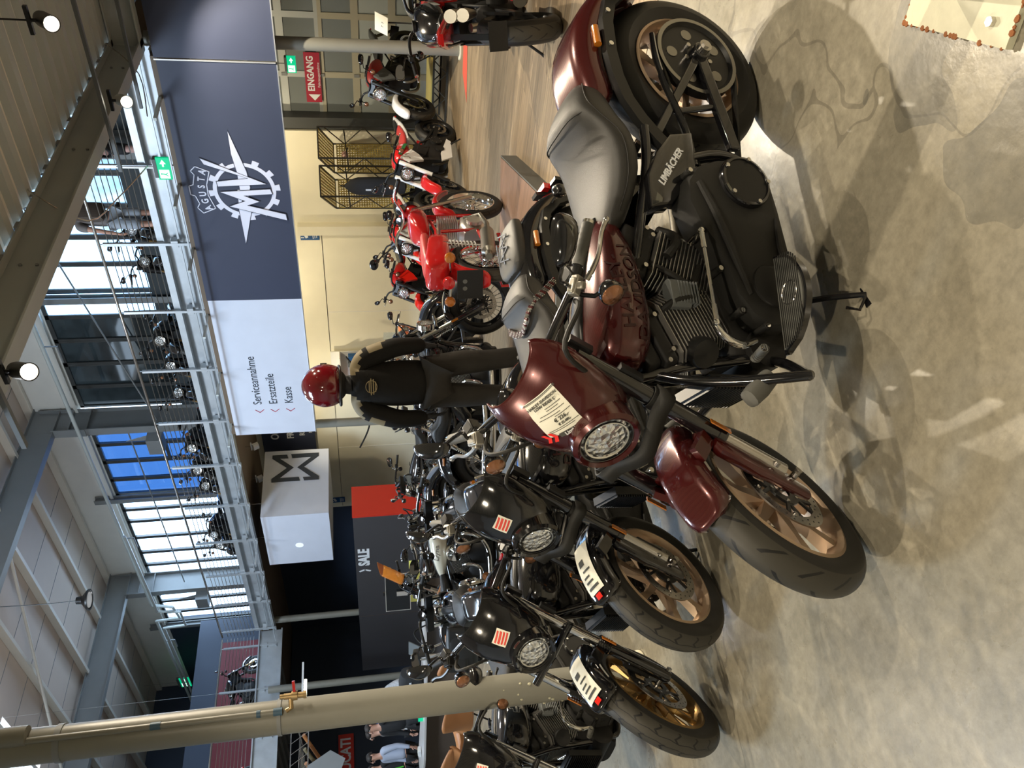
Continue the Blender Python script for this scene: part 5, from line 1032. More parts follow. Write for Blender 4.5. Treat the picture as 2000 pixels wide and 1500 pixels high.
def price_sheet(f_, fn):     # paper sheet laid on the fairing with printed lines
    R0 = rad(-20); ca, sa = cos(R0), sin(R0)
    def uv(x, y): X, Y = x*ca-y*sa, x*sa+y*ca; return .50+X, .635+Y
    def P(x, y, off): u, v = uv(x, y); return on_surf(fn, min(.97, max(.03, u)), min(.97, max(.03, v)), off)[0]
    W_, H_ = .25, .29
    def patch(x0, x1, y0, y1, off, m, name, par, nu=8, nv=8):
        return MB().grid(lambda a, b: P(x0+(x1-x0)*a, y0+(y1-y0)*b, off), nu, nv).build(name, m, par)
    s = patch(-W_/2, W_/2, -H_/2, H_/2, .0055, 'paper', 'price_sheet', f_, 12, 12)
    ln = MB()
    return_ = []
    def line(y, h, x0, x1, m='paper_text'): patch(x0, x1, y-h/2, y+h/2, .0068, m, 'printed_line', s, 6, 1)
    line(.135, .006, -.14, .14); line(.127, .004, -.14, .14)
    for y, t, sz, al in ((.098, 'HARLEY-DAVIDSON', .0115, 0), (.070, 'LOW RIDER S', .0115, 0), (-.045, '\u20ac 226,-', .016, .03), (-.078, '\u20ac 22.480,-', .010, .03)):
        p, a, b, n = on_surf(fn, *uv(al, y), .0072); yv = (P(al, y+.02, .0072)-P(al, y-.02, .0072)); xv = (P(al+.02, y, .0072)-P(al-.02, y, .0072))
        mt = frame(p, xv if xv.y > 0 else -xv, yv); text('printed_words', t, sz, 'paper_text', s, mt, depth=.0006, bold=.0003)
    for y, x0, x1 in ((.045, -.02, .10), (.03, -.02, .07), (.012, -.08, .10), (-.008, -.1, .05), (-.022, .0, .12), (-.10, -.1, .12), (-.112, -.1, .08)): line(y, .004, x0, x1)
    # logo arrows and dealer name on the lower edge
    def cp(pts, m, nm, off=.0085):
        mb = MB(); n = len(pts); mb.add([P(x, y, off) for x, y in pts], [tuple(range(n))], False); return mb.build(nm, m, s)
    for dx in (0, .045):
        cp([(-.165+dx, -.105), (-.14+dx, -.105), (-.115+dx, -.145), (-.14+dx, -.185), (-.165+dx, -.185), (-.14+dx, -.145)], 'red_bright', 'red_arrow')
    patch(-.06, .165, -.165, -.135, .0068, 'paper_text', 'name_strip', s, 6, 1)
    p, a, b, n = on_surf(fn, *uv(.05, -.15), .0078); yv = (P(.05, -.13, .0072)-P(.05, -.17, .0072)); xv = (P(.07, -.15, .0072)-P(.03, -.15, .0072)); text('printed_words', 'Limb\u00e4cher', .016, 'white_paint', s, frame(p, xv if xv.y > 0 else -xv, yv), depth=.0006, bold=.0006)
def sale_sticker(f_, fn):
    def P(x, y, off): return on_surf(fn, .5+x, .60+y, off)[0]
    c = .035
    s = MB().grid(lambda a, b: P((a-.5)*.16*cos(.2)-(b-.5)*.11*sin(.2), (a-.5)*.13*sin(.2)+(b-.5)*.13*cos(.2), .0055), 6, 6).build('square_sticker', 'paper', f_)
    for k in range(4):
        y = .042-.028*k; MB().grid(lambda a, b: P((a-.5)*.12-y*.3, y+(b-.5)*(.018 if k != 1 else .022)+(a-.5)*.03, .0065), 6, 1).build('sticker_lines', 'sticker_red', s)
def forks(par, style, lower, brake='black_satin'):
    def side(s):
        y = .128*s; P = lambda t: Vector((1.615+.012-t*sin(RAKE), y, .34+t*cos(RAKE)))
        if style == 'usd':
            a = MB(); a.tube([P(.27), P(.28), P(.60), P(.78)], [.026, .0275, .0275, .026], 18); a.lathe([(.0275, -.002), (.030, 0), (.030, .025), (.0275, .028)], P(.27), AXS, 20); u = a.build('fork_upper', 'black_gloss', par)
            MB().cyl(P(.05), P(.28), .0205, n=16).build('stanchion', 'steel', par)
            g = MB(); g.loft([(0, .026, -.02, .02), (.02, .030, -.034, .034), (.16, .031, -.036, .036), (.20, .026, -.030, .030), (.33, .020, -.022, .022), (.345, .016, -.018, .018)], 16, 3)
            q = MB(); ux = -AXS; uz = Vector((cos(RAKE), 0, sin(RAKE))); q.v = [tuple(P(.30)+ux*v[0]+Vector((0, 1, 0))*(v[1]*.72-s*.018)+uz*(v[2]*1.25+.030)) for v in g.v]; q.f = g.f; q.mi = g.mi; q.sm = g.sm
            q.build('fork_guard', lower, par)
            bt = MB(); bt.cyl(P(.10)+Vector((.02, s*.008, 0)), P(.10)+Vector((.02, s*.022, 0)), .009, n=10); bt.cyl(P(.03)+Vector((.02, s*.006, 0)), P(.03)+Vector((.02, s*.020, 0)), .009, n=10); bt.build('guard_bolts', 'steel', par)
        else:
            MB().tube([P(.30), P(.78)], .0235, 18).build('stanchion', 'chrome', par)
            a = MB(); a.tube([P(-.02), P(0), P(.30), P(.34), P(.345)], [.022, .030, .029, .033, .028], 18)
            for k in range(5): a.lathe([(.030, 0), (.034, .004), (.030, .008)], P(.33-.012*k), AXS, 18)
            a.build('fork_lower', 'black_gloss', par)
            MB().cyl(P(0)+Vector((0, s*.028, 0)), P(0)+Vector((0, s*.04, 0)), .013, n=6).build('axle_nut', 'steel', par)
        c = MB(); cq = P(.08)+Vector((-.045, -s*.028, .02)); c.bar(cq-AXS*.06, cq+AXS*.07, .05, .06, (1, 0, 0)); c.bar(cq-AXS*.04+Vector((-.01, -s*.02, 0)), cq+AXS*.05+Vector((-.01, -s*.02, 0)), .03, .05, (1, 0, 0)); ca_ = c.build('brake_caliper', brake, par, bevel=.008)
        MB().tube([cq+AXS*.07, cq+AXS*.16+Vector((-.03, 0, 0)), P(.38)+Vector((-.05, 0, 0)), P(.62)+Vector((-.05, 0, 0))], .005, 6, sub=4).build('brake_hose', 'rubber', ca_)
    sym(side); Q = lambda t: Vector((1.615+.012-t*sin(RAKE), 0, .34+t*cos(RAKE)))
    ax = MB(); ax.cyl((1.615, -.15, .34), (1.615, .15, .34), .012, n=12); ax.build('axle', 'steel', par)
    tc = MB()
    for t in (.60, .77): tc.bar(Q(t)+Vector((-.02, -.165, 0)), Q(t)+Vector((-.02, .165, 0)), .035, .075, AXS)
    tc.build('triple_clamp', 'black_satin', par)
    cp = MB(); sym(lambda s: cp.cyl(Q(.785)+Vector((0, s*.128, 0)), Q(.81)+Vector((0, s*.128, 0)), .017, n=14)); cp.build('fork_caps', 'chrome', par)
def fork_strap(par):      # broad flexible bracket looping round both legs below the headlight
    P = lambda t, y, f=0: Vector((1.627-t*sin(RAKE)+f*cos(RAKE), y, .34+t*cos(RAKE)+f*sin(RAKE)))
    b = MB(); rg = []
    pts = [P(.50, .165, -.015), P(.495, .165, .03), P(.49, .11, .042), P(.475, .05, .075), P(.465, 0, .088), P(.475, -.05, .075), P(.49, -.11, .042), P(.495, -.165, .03), P(.50, -.165, -.015)]
    out = []
    for i in range(len(pts)-1):
        for k in range(4):
            p0, p1, p2, p3 = pts[max(i-1, 0)], pts[i], pts[i+1], pts[min(i+2, len(pts)-1)]; t = k/4
            out.append(.5*((2*p1)+(p2-p0)*t+(2*p0-5*p1+4*p2-p3)*t*t+(3*p1-p0-3*p2+p3)*t**3))
    out.append(pts[-1])
    for p in out:
        w = .026
        rg.append([p+AXS*w, p-AXS*w])
    o = MB().rings(rg, closed=False, caps=False).build('fork_strap', 'rubber', par, thick=.006)
    sym(lambda s: MB().lathe([(.031, -.03), (.034, -.028), (.034, .028), (.031, .03)], P(.50, .128*s), AXS, 20).build('strap_clamp', 'rubber', par))
    return o
def rear_fender(parent, paint, strutm='black_satin'):
    f_ = arc_fender('rear_fender', paint, parent, (.08, 0, .36), .462, 170, 60, .118, .085)
    def side(s):
        b = MB(); P = [(-.27, .50), (-.22, .60), (-.15, .67), (-.06, .695), (.07, .700), (.17, .690), (.26, .665), (.33, .625), (.40, .57), (.45, .52)]; rg = []
        for i, (x, z) in enumerate(P):
            a = P[max(i-1, 0)]; c = P[min(i+1, len(P)-1)]; d = Vector((c[0]-a[0], 0, c[1]-a[1])).normalized(); n = Vector((-d.z, 0, d.x)); h = .026 if i > 1 else .018
            rg.append([Vector((x, s*.122, z))+n*h, Vector((x, s*.146, z))+n*h*.8, Vector((x, s*.146, z))-n*h*.8, Vector((x, s*.122, z))-n*h])
        b.rings(rg, True, True, smooth=False); st = b.build('fender_strut', strutm, f_)
        MB().tube([(.045, s*.146, .70), (.045, s*.152, .70)], .009, 10).build('strut_bolt', 'chrome', st); MB().tube([(-.10, s*.146, .69), (-.10, s*.152, .69)], .009, 10).build('strut_bolt', 'chrome', st)
        r = MB(); r.tube([(-.03, s*.130, .742), (.045, s*.132, .742)], .014, 10); r.build('side_reflector', 'amber', st)
        sg = Vector((-.24, s*.20, .62)); q = MB(); q.cyl((-.2, s*.13, .64), sg, .007, n=8); q.lathe([(0, -.034), (.018, -.032), (.031, -.02), (.036, 0), (.035, .012), (0, .02)], sg, (-1, 0, 0), 22); t = q.build('rear_turn_signal', 'black_gloss', st)
        MB().lathe([(.033, .012), (.026, .020), (0, .026)], sg, (-1, 0, 0), 18).build('signal_lens', 'signal_glass', t)
    sym(side)
    pl_ = MB(); pl_.box((-.40, 0, .50), (.02, .20, .14)); pl_.bar((-.36, 0, .56), (-.34, 0, .65), .05, .02); pl_.build('plate_holder', 'black_satin', f_)
    MB().box((-.375, 0, .60), (.03, .12, .035)).build('tail_light', 'red_lens', f_)
    return f_
def cruiser(name, label, paint, o):
    """o: options of this machine"""
    root = empty(name, (0, 0, 0), 0, label, 'motorcycle', o.get('group'))
    wheel(root, (0, 0, .33), .33, .18, .215, o.get('rim', 'bronze'), 'tyre_block', o.get('spokes', 'cast'), o.get('nsp', 7), disc=(-1,), tyren='rear_tyre')
    if o.get('pulley', 1):
        p = MB(); p.lathe([(.165, .098), (.165, .128), (.150, .130), (.14, .118), (.05, .118), (.04, .126), (.02, .126)], (0, 0, .33), (0, 1, 0), 56); pu = p.build('belt_pulley', 'black_satin', root)
        pr = MB(); pr.lathe([(.165, .131), (.150, .1315)], (0, 0, .33), (0, 1, 0), 56); pr.build('pulley_rim', 'titanium', pu)
        ph = MB()
        for k in range(5): a = 2*pi*k/5+.4; ph.cyl((.10*cos(a), .119, .33+.10*sin(a)), (.10*cos(a), .1205, .33+.10*sin(a)), .022, n=16); 
        ph.build('pulley_recesses', 'titanium', pu); b5 = MB()
        for k in range(5): a = 2*pi*k/5; b5.cyl((.052*cos(a), .118, .33+.052*sin(a)), (.052*cos(a), .134, .33+.052*sin(a)), .009, n=8)
        b5.build('bolts', 'steel', pu)
        be = MB(); be.bar((0, .113, .33+.166), (.62, .113, .33+.06), .025, .008); be.bar((0, .113, .33-.166), (.62, .113, .33-.06), .025, .008); be.build('drive_belt', 'rubber', root)
        bg_ = MB(); bg_.tube([(-.05, .135, .515), (.06, .138, .520), (.18, .138, .50), (.34, .138, .455), (.48, .13, .44)], [.010, .012, .012, .012, .010], 8, sub=3); bg_.build('belt_guard', 'black_gloss', root)
    rear_fender(root, paint, o.get('strut', 'black_satin')); frame_tubes(root)
    vtwin(root, o.get('fin', 'alu'), o.get('head', 'black_matt'), o.get('cover', 'wrinkle'), exh=o.get('exh', 'exhaust_dark'), big=True)
    tank_mesh(root, paint, badge=o.get('badge'))
    s = seat_mesh('seat', root, [(.155, .03, .77, .80), (.18, .095, .735, .828), (.25, .132, .705, .862), (.315, .150, .685, .884), (.35, .160, .672, .868), (.385, .170, .664, .826), (.45, .186, .655, .802), (.54, .182, .655, .792), (.62, .150, .68, .792), (.69, .105, .705, .795), (.745, .055, .735, .790)], o.get('seatm', 'leather'))
    sm = MB(); sym(lambda q: sm.tube([(.20, q*.105, .812), (.30, q*.150, .832), (.36, q*.165, .80), (.45, q*.187, .745), (.58, q*.170, .735), (.68, q*.11, .752)], .0022, 6, sub=4)); sm.tube([(.335, -.138, .835), (.345, -.09, .872), (.35, 0, .880), (.345, .09, .872), (.335, .138, .835)], .0028, 6, sub=4); sm.build('seat_seam', 'black_matt', s)
    bc = MB(); sym(lambda q: bc.cover([(.36, .44), (.38, .53), (.46, .60), (.56, .655), (.68, .66), (.66, .58), (.60, .52), (.50, .45)], .10, .152, .014, side=q)); bco = bc.build('side_cover', 'black_gloss', root)
    if o.get('dealer'):
        text('dealer_lettering', 'LIMB\u00c4CHER', .034, 'text_white', bco, frame((.515, .1535, .555), (-.80, 0, -.56), (-.56, .12, .80)), depth=.001, bold=.0008)
    ks = MB(); ks.tube([(.98, .13, .20), (1.0, .24, .13), (1.03, .34, .065)], [.011, .010, .009], 8); ks.bar((1.00, .335, .062), (1.07, .345, .068), .03, .01); ks.tube([(1.03, .34, .066), (1.08, .33, .10), (1.06, .30, .12)], .005, 6); ks.build('kickstand', 'black_gloss', root)
    if o.get('boards'):
        def bd(q):
            b = MB(); out = []
            for k in range(14): t = k/13; out.append((.875+.33*t, .25+.135*(sin(pi*t)**.55)))
            out = out+[(1.205, .245), (.875, .245)]
            tr = lambda p: Vector((p[0], q*p[1], .288+p[2]+.12*(p[0]-.875)+.12*(p[1]-.25)))
            b.prism(out, 0, .022, tr); f_ = b.build('floorboard', 'black_gloss', root)
            c = MB(); cx, cy = 1.04, .305; ins = [(cx+(x-cx)*.93, cy+(y-cy)*.86) for x, y in out]; c.prism(ins, .022, .028, tr); pad = c.build('rubber_pad', 'rubber_grey', f_)
            rb = MB()
            for k in range(12):
                y = .262+.009*k; hx = .15*max(.1, 1-((y-.262)/.125)**3)**.5; rb.bar(tr((1.04-hx, y, .029)), tr((1.04+hx, y, .029)), .003, .003)
            rb.build('pad_ribs', 'rubber', pad)
            MB().lathe([(.034, 0), (.036, .002), (.038, 0)], tr((1.03, .312, .029)), (-.1, -.1*q, 1), 28).build('pad_ring', 'steel', pad)
            MB().bar((1.02, q*.12, .24), (1.04, q*.29, .29), .03, .02).build('board_bracket', 'black_satin', f_)
        sym(bd)
        def cb(q):
            c = MB(); c.tube([(1.16, q*.09, .28), (1.21, q*.19, .31), (1.30, q*.335, .375), (1.31, q*.345, .40), (1.285, q*.22, .52), (1.25, q*.12, .62), (1.21, q*.05, .68)], .016, 12, sub=5); c.build('crash_bar', 'black_gloss', root)
            b = MB(); P = lambda t, u: Vector((1.285-.03*t, q*(.225+.018*t), .465+.09*t))
            b.loft([(-.062, .010, -.02, .02), (-.055, .024, -.028, .028), (0, .03, -.032, .032), (.055, .024, -.028, .028), (.062, .010, -.02, .02)], 14, 2.6); R = Matrix.Rotation(rad(-52), 3, 'Y'); b.v = [tuple(R@Vector(v)+Vector((1.315, q*.25, .475))) for v in b.v]; b.build('highway_peg', 'rubber_grey', root)
        sym(cb)
    else:
        def pg(q):
            b = MB(); b.cyl((.98, q*.12, .26), (.97, q*.25, .275), .013, n=10); [b.cyl((.975, q*(.19+.01*k), .27), (.975, q*(.195+.01*k), .27), .018, n=12) for k in range(8)]; b.build('foot_peg', 'rubber', root)
        sym(pg)
    # reservoir of details in front of the frame
    hn = MB(); hn.lathe([(.045, 0), (.05, .03), (.045, .05), (0, .055)], (1.14, .10, .55), (.6, .8, 0), 24); hn.build('horn', 'black_satin', root)
    rd = MB(); rd.box((1.235, 0, .42), (.035, .20, .20)); [rd.box((1.257, 0, .33+.012*k), (.012, .19, .004)) for k in range(16)]; rd.build('oil_cooler', 'black_satin', root)
    # ---- steered front end (one group of parts, each keeps its own object)
    st = steerM(o.get('steer', .635)); before = set(root.children)
    wheel(root, (1.615, 0, .34), .34, .115, .247, o.get('rim', 'bronze'), o.get('tyre', 'tyre_arc'), o.get('spokes', 'cast'), o.get('nsp', 7), disc=(1, -1), tyren='front_tyre', fat=.060)
    forks(root, o.get('fork', 'usd'), paint)
    if o.get('fork', 'usd') == 'usd': fork_strap(root)
    else:
        b = MB(); Q = lambda t, y: Vector((1.627-t*sin(RAKE)+.035, y, .34+t*cos(RAKE)+.02)); b.tube([Q(.50, -.16), Q(.50, -.08), Q(.495, 0), Q(.50, .08), Q(.50, .16)], .017, 10, sub=3); b.build('fork_brace_bar', 'black_gloss', root)
    ff = arc_fender('front_fender', paint, root, (1.615, 0, .34), .385, 71, 132, .072, .055, nu=24)
    fb = MB(); sym(lambda s: (fb.bar((1.56, s*.085, .70), (1.50, s*.115, .64), .02, .05), fb.bar((1.47, s*.085, .65), (1.50, s*.115, .60), .02, .03))); fb.build('fender_bracket', paint if o.get('fork', 'usd') == 'usd' else 'black_gloss', ff)
    if o.get('tag'):
        def tp(a, b, off=.397): an = rad(78+34*a); r = off-.012*abs((b-.5)*1.3)**2; return (1.615+r*cos(an), (b-.5)*.085, .34+r*sin(an))
        tg = MB().grid(tp, 8, 6).build('price_sheet', 'paper', ff)
        for k, (a0, a1, b0, b1) in enumerate(((.08, .13, .15, .85), (.2, .24, .2, .7), (.3, .34, .2, .6), (.42, .46, .3, .8), (.55, .68, .2, .55))): MB().grid(lambda a, b: tp(a0+(a1-a0)*a, b0+(b1-b0)*b, .3985), 2, 4).build('printed_line', 'paper_text', tg)
        MB().grid(lambda a, b: tp(-.12+.1*a, .3+.35*b, .3985), 2, 4).build('red_logo', 'red_bright', tg)
    hb = bars(root, grip=o.get('grip', 'rubber_grey'), clampm=o.get('clampm', 'clamp_metal'), lever=o.get('lever', 'steel'), bar=o.get('bar', 'black_gloss'))
    ri = MB(); sym(lambda s: ri.tube([(1.285, s*.05, .99), (1.265, s*.055, 1.10)], .019, 12)); ri.build('risers', 'black_gloss', hb)
    cb2 = MB(); cb2.tube([(1.18, .25, 1.07), (1.27, .27, 1.12), (1.36, .19, 1.16), (1.335, .12, 1.0), (1.27, .08, .85)], .0075, 8, sub=5); cb2.tube([(1.18, -.25, 1.07), (1.26, -.27, 1.10), (1.32, -.2, 1.08), (1.28, -.1, .9)], .0065, 8, sub=5); cb2.build('control_cables', 'rubber', hb)
    gg = MB(); gg.lathe([(0, -.03), (.04, -.03), (.048, 0), (.044, .008), (.038, .004), (0, .004)], (1.225, 0, 1.09), (-.75, 0, .66), 28); gg.build('gauge', 'black_gloss', hb)
    if o.get('fairing', 1): quarter_fairing(root, paint, o.get('sticker'))
    else: headlight(root, (1.42, 0, .90), (1, 0, .02), .075, 'chrome' if o.get('chrome') else 'black_gloss', .05, bowl='chrome' if o.get('chrome') else 'black_gloss')
    fr = MB(); sym(lambda s: fr.box((1.50, s*.162, .62), (.07, .004, .02), Matrix.Rotation(RAKE+pi/2, 3, 'Y').to_3x3() if 0 else Matrix.Rotation(rad(62), 3, 'Y'))); fr.build('fork_reflector', 'amber', root)
    for c in set(root.children)-before: c.matrix_local = st@c.matrix_basis
    return root
def place(root, x, y, hd, lean, z=0): root.location = (x, y, z); root.rotation_euler = (-lean, 0, rad(hd)); return root
# ---------------------------------------------------------------- the four big cruisers in the foreground
A = cruiser('cruiser_motorcycle', 'maroon cruiser motorcycle leaning on its kickstand, price sheet on its fairing', 'maroon', dict(dealer=1, boards=1, sticker=price_sheet, steer=.635, badge=badge_text('HARLEY-', 'DAVIDSON', 'emboss', .052)))
place(A, -1.218, 2.775, 243.7, .203)
B = cruiser('cruiser_motorcycle', 'black cruiser motorcycle with bronze wheels parked right behind the maroon one', 'black_gloss', dict(boards=0, sticker=sale_sticker, steer=.53, tag=1, tyre='tyre_block', badge=badge_text('HARLEY-', 'DAVIDSON', 'emboss', .052)))
place(B, -2.35, 3.188, 247.3, .24)
OC = dict(boards=0, sticker=sale_sticker, steer=.69, tag=1, tyre='tyre_block', fork='std', rim='gold', spokes='bars', nsp=9, grip='rubber', clampm='black_satin', lever='black_satin', badge=shield_badge())
Cc = cruiser('cruiser_motorcycle', 'black cruiser motorcycle with golden wheels and chrome fork tubes in front of the big pillar', 'black_gloss', OC)
place(Cc, -3.241, 2.978, 261.2, .235)
D = copy_tree(Cc); D['label'] = 'black cruiser motorcycle left of the big pillar, cut by the picture edge'; place(D, -4.95, 2.72, 283, .21)
# pillion pad and trimmed seat of the black one
pd = MB(); pd.loft([(-.15, .03, .785, .81), (-.14, .085, .78, .835), (-.05, .11, .775, .856), (.06, .115, .775, .862), (.13, .105, .78, .856), (.16, .06, .785, .84)], 24, 3.2); pad = pd.build('pillion_pad', 'leather', B, sub=1)
em = MB(); z = .866
for a, b in (((-.09, -.05), (-.05, .05)), ((-.05, .05), (-.02, -.03)), ((-.02, -.03), (.02, .05)), ((.02, .05), (.05, -.05)), ((.05, -.05), (.09, .05)), ((-.09, 0), (.09, .0)), ((-.06, -.07), (.07, -.06))): em.bar((a[0]+.0, a[1], z-.004), (b[0], b[1], z-.004), .006, .004)
em.build('embroidery', 'steel', pad)

so = [c for c in B.children if c.name.startswith('seat')][0]; 
def beads(s):
    P = [(.245, .168, .700), (.30, .166, .755), (.345, .150, .805), (.39, .105, .825), (.43, .05, .822), (.445, 0, .812)]; g1, g2 = MB(), MB()
    for k in range(34):
        t = k/33*5; i = min(4, int(t)); u = t-i; p = Vector(P[i])*(1-u)+Vector(P[i+1])*u; p.y *= s
        for r_ in (0, 1, 2): (g1 if (k+r_) % 3 else g2).sph(p+Vector((.012*r_, 0, .004)), .0075, n=4)
    o = g1.build('seat_beads', 'chrome', so); g2.build('seat_beads_dark', 'maroon', o)
sym(beads)
# ================================================================ OTHER MOTORCYCLES
def naked(name, label, paint, o={}):
    root = empty(name, (0, 0, 0), 0, label, 'motorcycle', o.get('group'))
    seatc, rim, body2 = o.get('seat', 'black_satin'), o.get('rim', 'black_satin'), o.get('paint2', paint)
    wheel(root, (0, 0, .31), .31, .17, .215, rim, 'tyre_arc', 'cast', 5, disc=(1,), tyren='rear_tyre', fat=.085); hb_ = MB(); hb_.lathe([(.02, .05), (.055, .06), (.06, .085), (.03, .10), (.0, .10)], (0, 0, .31), (0, 1, 0), 28); hb_.build('hub_carrier', 'alu', root)
    sw = MB(); sym(lambda s: (sw.bar((0, s*.10, .31), (.42, s*.10, .40), .03, .06), sw.bar((.05, s*.10, .36), (.38, s*.09, .50), .02, .03))); sw.build('swingarm', 'black_satin', root)
    MB().tube([(.42, .0, .42), (.34, 0, .62)], .035, 12).build('shock', 'red' if paint == 'red' else 'steel', root)
    e = MB(); e.loft([(.36, .10, .24, .50), (.42, .14, .20, .56), (.62, .16, .18, .56), (.78, .14, .20, .60), (.88, .10, .24, .55)], 20, 4); e.box((.74, 0, .62), (.22, .30, .20), Matrix.Rotation(rad(-20), 3, 'Y')); sym(lambda s: (e.cyl((.50, s*.13, .38), (.50, s*.185, .38), .085, n=24), e.cyl((.68, s*.13, .34), (.68, s*.175, .34), .06, n=20))); en = e.build('engine', 'black_matt', root)
    b_ = MB(); sym(lambda s: [b_.cyl((.50+.07*cos(k), s*.184, .38+.07*sin(k)), (.50+.07*cos(k), s*.192, .38+.07*sin(k)), .008, n=6) for k in range(0, 6)]); b_.build('bolts', 'steel', en)
    r_ = MB(); r_.box((.96, 0, .52), (.05, .30, .34), Matrix.Rotation(rad(12), 3, 'Y')); r_.build('radiator', 'black_matt', root)
    f_ = MB()
    def tr(s):
        a = [(1.08, s*.05, .90), (.92, s*.11, .72), (.74, s*.14, .66), (.58, s*.14, .62), (.42, s*.13, .46)]; b = [(1.06, s*.05, .80), (.86, s*.12, .58), (.66, s*.15, .50)]
        f_.tube(a, .014, 8); f_.tube(b, .012, 8); f_.cyl(a[1], b[1], .011, n=8); f_.cyl(a[2], b[1], .011, n=8); f_.cyl(a[2], b[2], .011, n=8); f_.tube([(.58, s*.12, .66), (.30, s*.10, .76), (-.08, s*.06, .84)], .012, 8)
    sym(tr); f_.build('frame', o.get('frame', 'black_satin'), root)
    T = MB(); T.loft([(.50, .07, .78, .86), (.58, .11, .76, .93), (.72, .145, .74, .99), (.86, .165, .72, 1.02), (.96, .15, .74, 1.01), (1.03, .09, .80, .96), (1.05, .04, .84, .92)], 26, 2.6); tk = T.build('fuel_tank', paint, root, sub=1)
    MB().cyl((.80, 0, 1.0), (.80, 0, 1.025), .045, n=20).build('fuel_cap', 'black_satin', tk)
    if o.get('stripe'): sym(lambda s: MB().grid(lambda u, v: (.66+.30*u, s*(.150+.018*sin(pi*u)), .80+.05*v+.10*u), 10, 3).build('tank_stripe', o['stripe'], tk))
    def shr(s):
        b = MB(); b.prism([(1.02, .92), (1.10, .80), (1.02, .60), (.90, .66), (.80, .76)], .13, .16, lambda p: Vector((p[0], s*p[2], p[1]))); b.build('side_shroud', body2, root)
    sym(shr)
    S = MB(); S.loft([(.02, .07, .85, .89), (.14, .10, .83, .90), (.28, .12, .80, .86), (.42, .12, .78, .84), (.54, .08, .78, .85)], 20, 3); S.build('seat', seatc, root, sub=1)
    tl = MB(); tl.loft([(-.24, .03, .90, .93), (-.14, .06, .86, .93), (.04, .10, .80, .88), (.25, .12, .76, .82), (.42, .11, .74, .79)], 18, 2.6); tail = tl.build('tail_cowl', body2, root)
    if o.get('pad'): MB().loft([(-.12, .045, .915, .94), (0, .065, .89, .925), (.08, .05, .885, .912)], 16, 2.2).build('seat_pad', 'black_satin', tail)
    MB().box((-.235, 0, .90), (.02, .08, .02)).build('tail_light', 'red_lens', tail); pb = MB(); pb.bar((-.12, 0, .82), (-.30, 0, .58), .04, .02); pb.box((-.31, 0, .52), (.012, .19, .13)); pb.build('plate_holder', 'black_satin', root)
    x_ = MB(); x_.tube([(.90, -.06, .55), (.98, -.09, .40), (.86, -.12, .22), (.60, -.15, .18), (.40, -.16, .20), (.20, -.17, .26)], [.022, .022, .024, .028, .045, .05], 14, sub=4); x_.tube([(.90, .06, .55), (.97, .08, .40), (.84, .08, .24), (.62, .0, .19)], .022, 12, sub=4); x_.build('exhaust', o.get('exh', 'exhaust_dark'), root)
    if o.get('belly'): sym(lambda s: MB().prism([(.98, .34), (.86, .18), (.45, .16), (.40, .22), (.80, .34)], .145, .165, lambda p: Vector((p[0], s*p[2], p[1]))).build('belly_pan', body2, root))
    ks = MB(); ks.tube([(.52, .12, .22), (.50, .26, .035)], .011, 8); ks.box((.50, .27, .03), (.07, .04, .015)); ks.build('kickstand', 'black_satin', root)
    st = Matrix.Translation((1.50, 0, 0))@Matrix.Rotation(o.get('steer', .25), 4, Vector((-sin(rad(24)), 0, cos(rad(24)))))@Matrix.Translation((-1.50, 0, 0)); before = set(root.children)
    wheel(root, (1.42, 0, .31), .31, .12, .215, rim, 'tyre_arc', 'cast', 5, disc=(1, -1), tyren='front_tyre', fat=.060)
    fk = MB(); AX2 = Vector((-sin(rad(24)), 0, cos(rad(24)))); sym(lambda s: (fk.tube([Vector((1.42, s*.105, .31))+AX2*t_ for t_ in (-.03, .0, .24)], [.026, .028, .024], 14)))
    fk.build('fork_lower', o.get('fork', 'black_satin'), root); fu = MB(); sym(lambda s: fu.tube([Vector((1.42, s*.105, .31))+AX2*t_ for t_ in (.22, .70)], .029, 14)); fu.build('fork_upper', o.get('fork2', 'black_satin'), root)
    tc = MB(); [tc.bar(Vector((1.40, -.14, .31))+AX2*t_, Vector((1.40, .14, .31))+AX2*t_, .03, .08, AX2) for t_ in (.48, .68)]; tc.build('triple_clamp', 'black_satin', root)
    arc_fender('front_fender', o.get('fender', body2), root, (1.42, 0, .31), .345, 20, 128, .072, .06, nu=20)
    if not o.get('nolight'): headlight(root, (1.27, 0, .83), (1, 0, -.05), .085, o.get('ring', 'black_gloss'), .05, bowl='black_gloss')
    if o.get('screen'): MB().grid(lambda u, v: (1.30-.22*v-.10*abs(u-.5)**2*4, (u-.5)*.34*(1-.35*v), .92+.30*v), 10, 8).build('windscreen', o['screen'], root, thick=.004); 
    if o.get('screen'): MB().loft([(1.02, .16, .74, .92), (1.18, .17, .72, .95), (1.30, .12, .74, .92), (1.36, .05, .78, .86)], 20, 2.6).build('fairing', o.get('fairing', paint), root)
    bars(root, grip='rubber', lever='steel', clampm='black_satin', bar='black_satin', barpts=[(1.14, .05, .98), (1.13, .10, 1.03), (1.11, .17, 1.05), (1.08, .24, 1.05)])
    for c in set(root.children)-before: c.matrix_local = st@c.matrix_basis
    return root
GP = 'naked sports motorcycles by the back wall'
G = naked('sport_motorcycle', 'red and white motorcycle with a red seat facing the camera before the wire racks', 'red', dict(seat='red_matt', paint2='white_paint', fender='red', stripe='green', belly=1, pad=1, group=GP, fork2='white_paint', steer=.35)); place(G, -5.57, 10.93, -94, .15)
Mn = naked('sport_motorcycle', 'red motorcycle with a chrome ringed headlight left of the red classic one', 'red', dict(paint2='red_bright', fender='red_bright', ring='chrome', group=GP, steer=.2)); place(Mn, -8.0, 11.45, -94, .15)
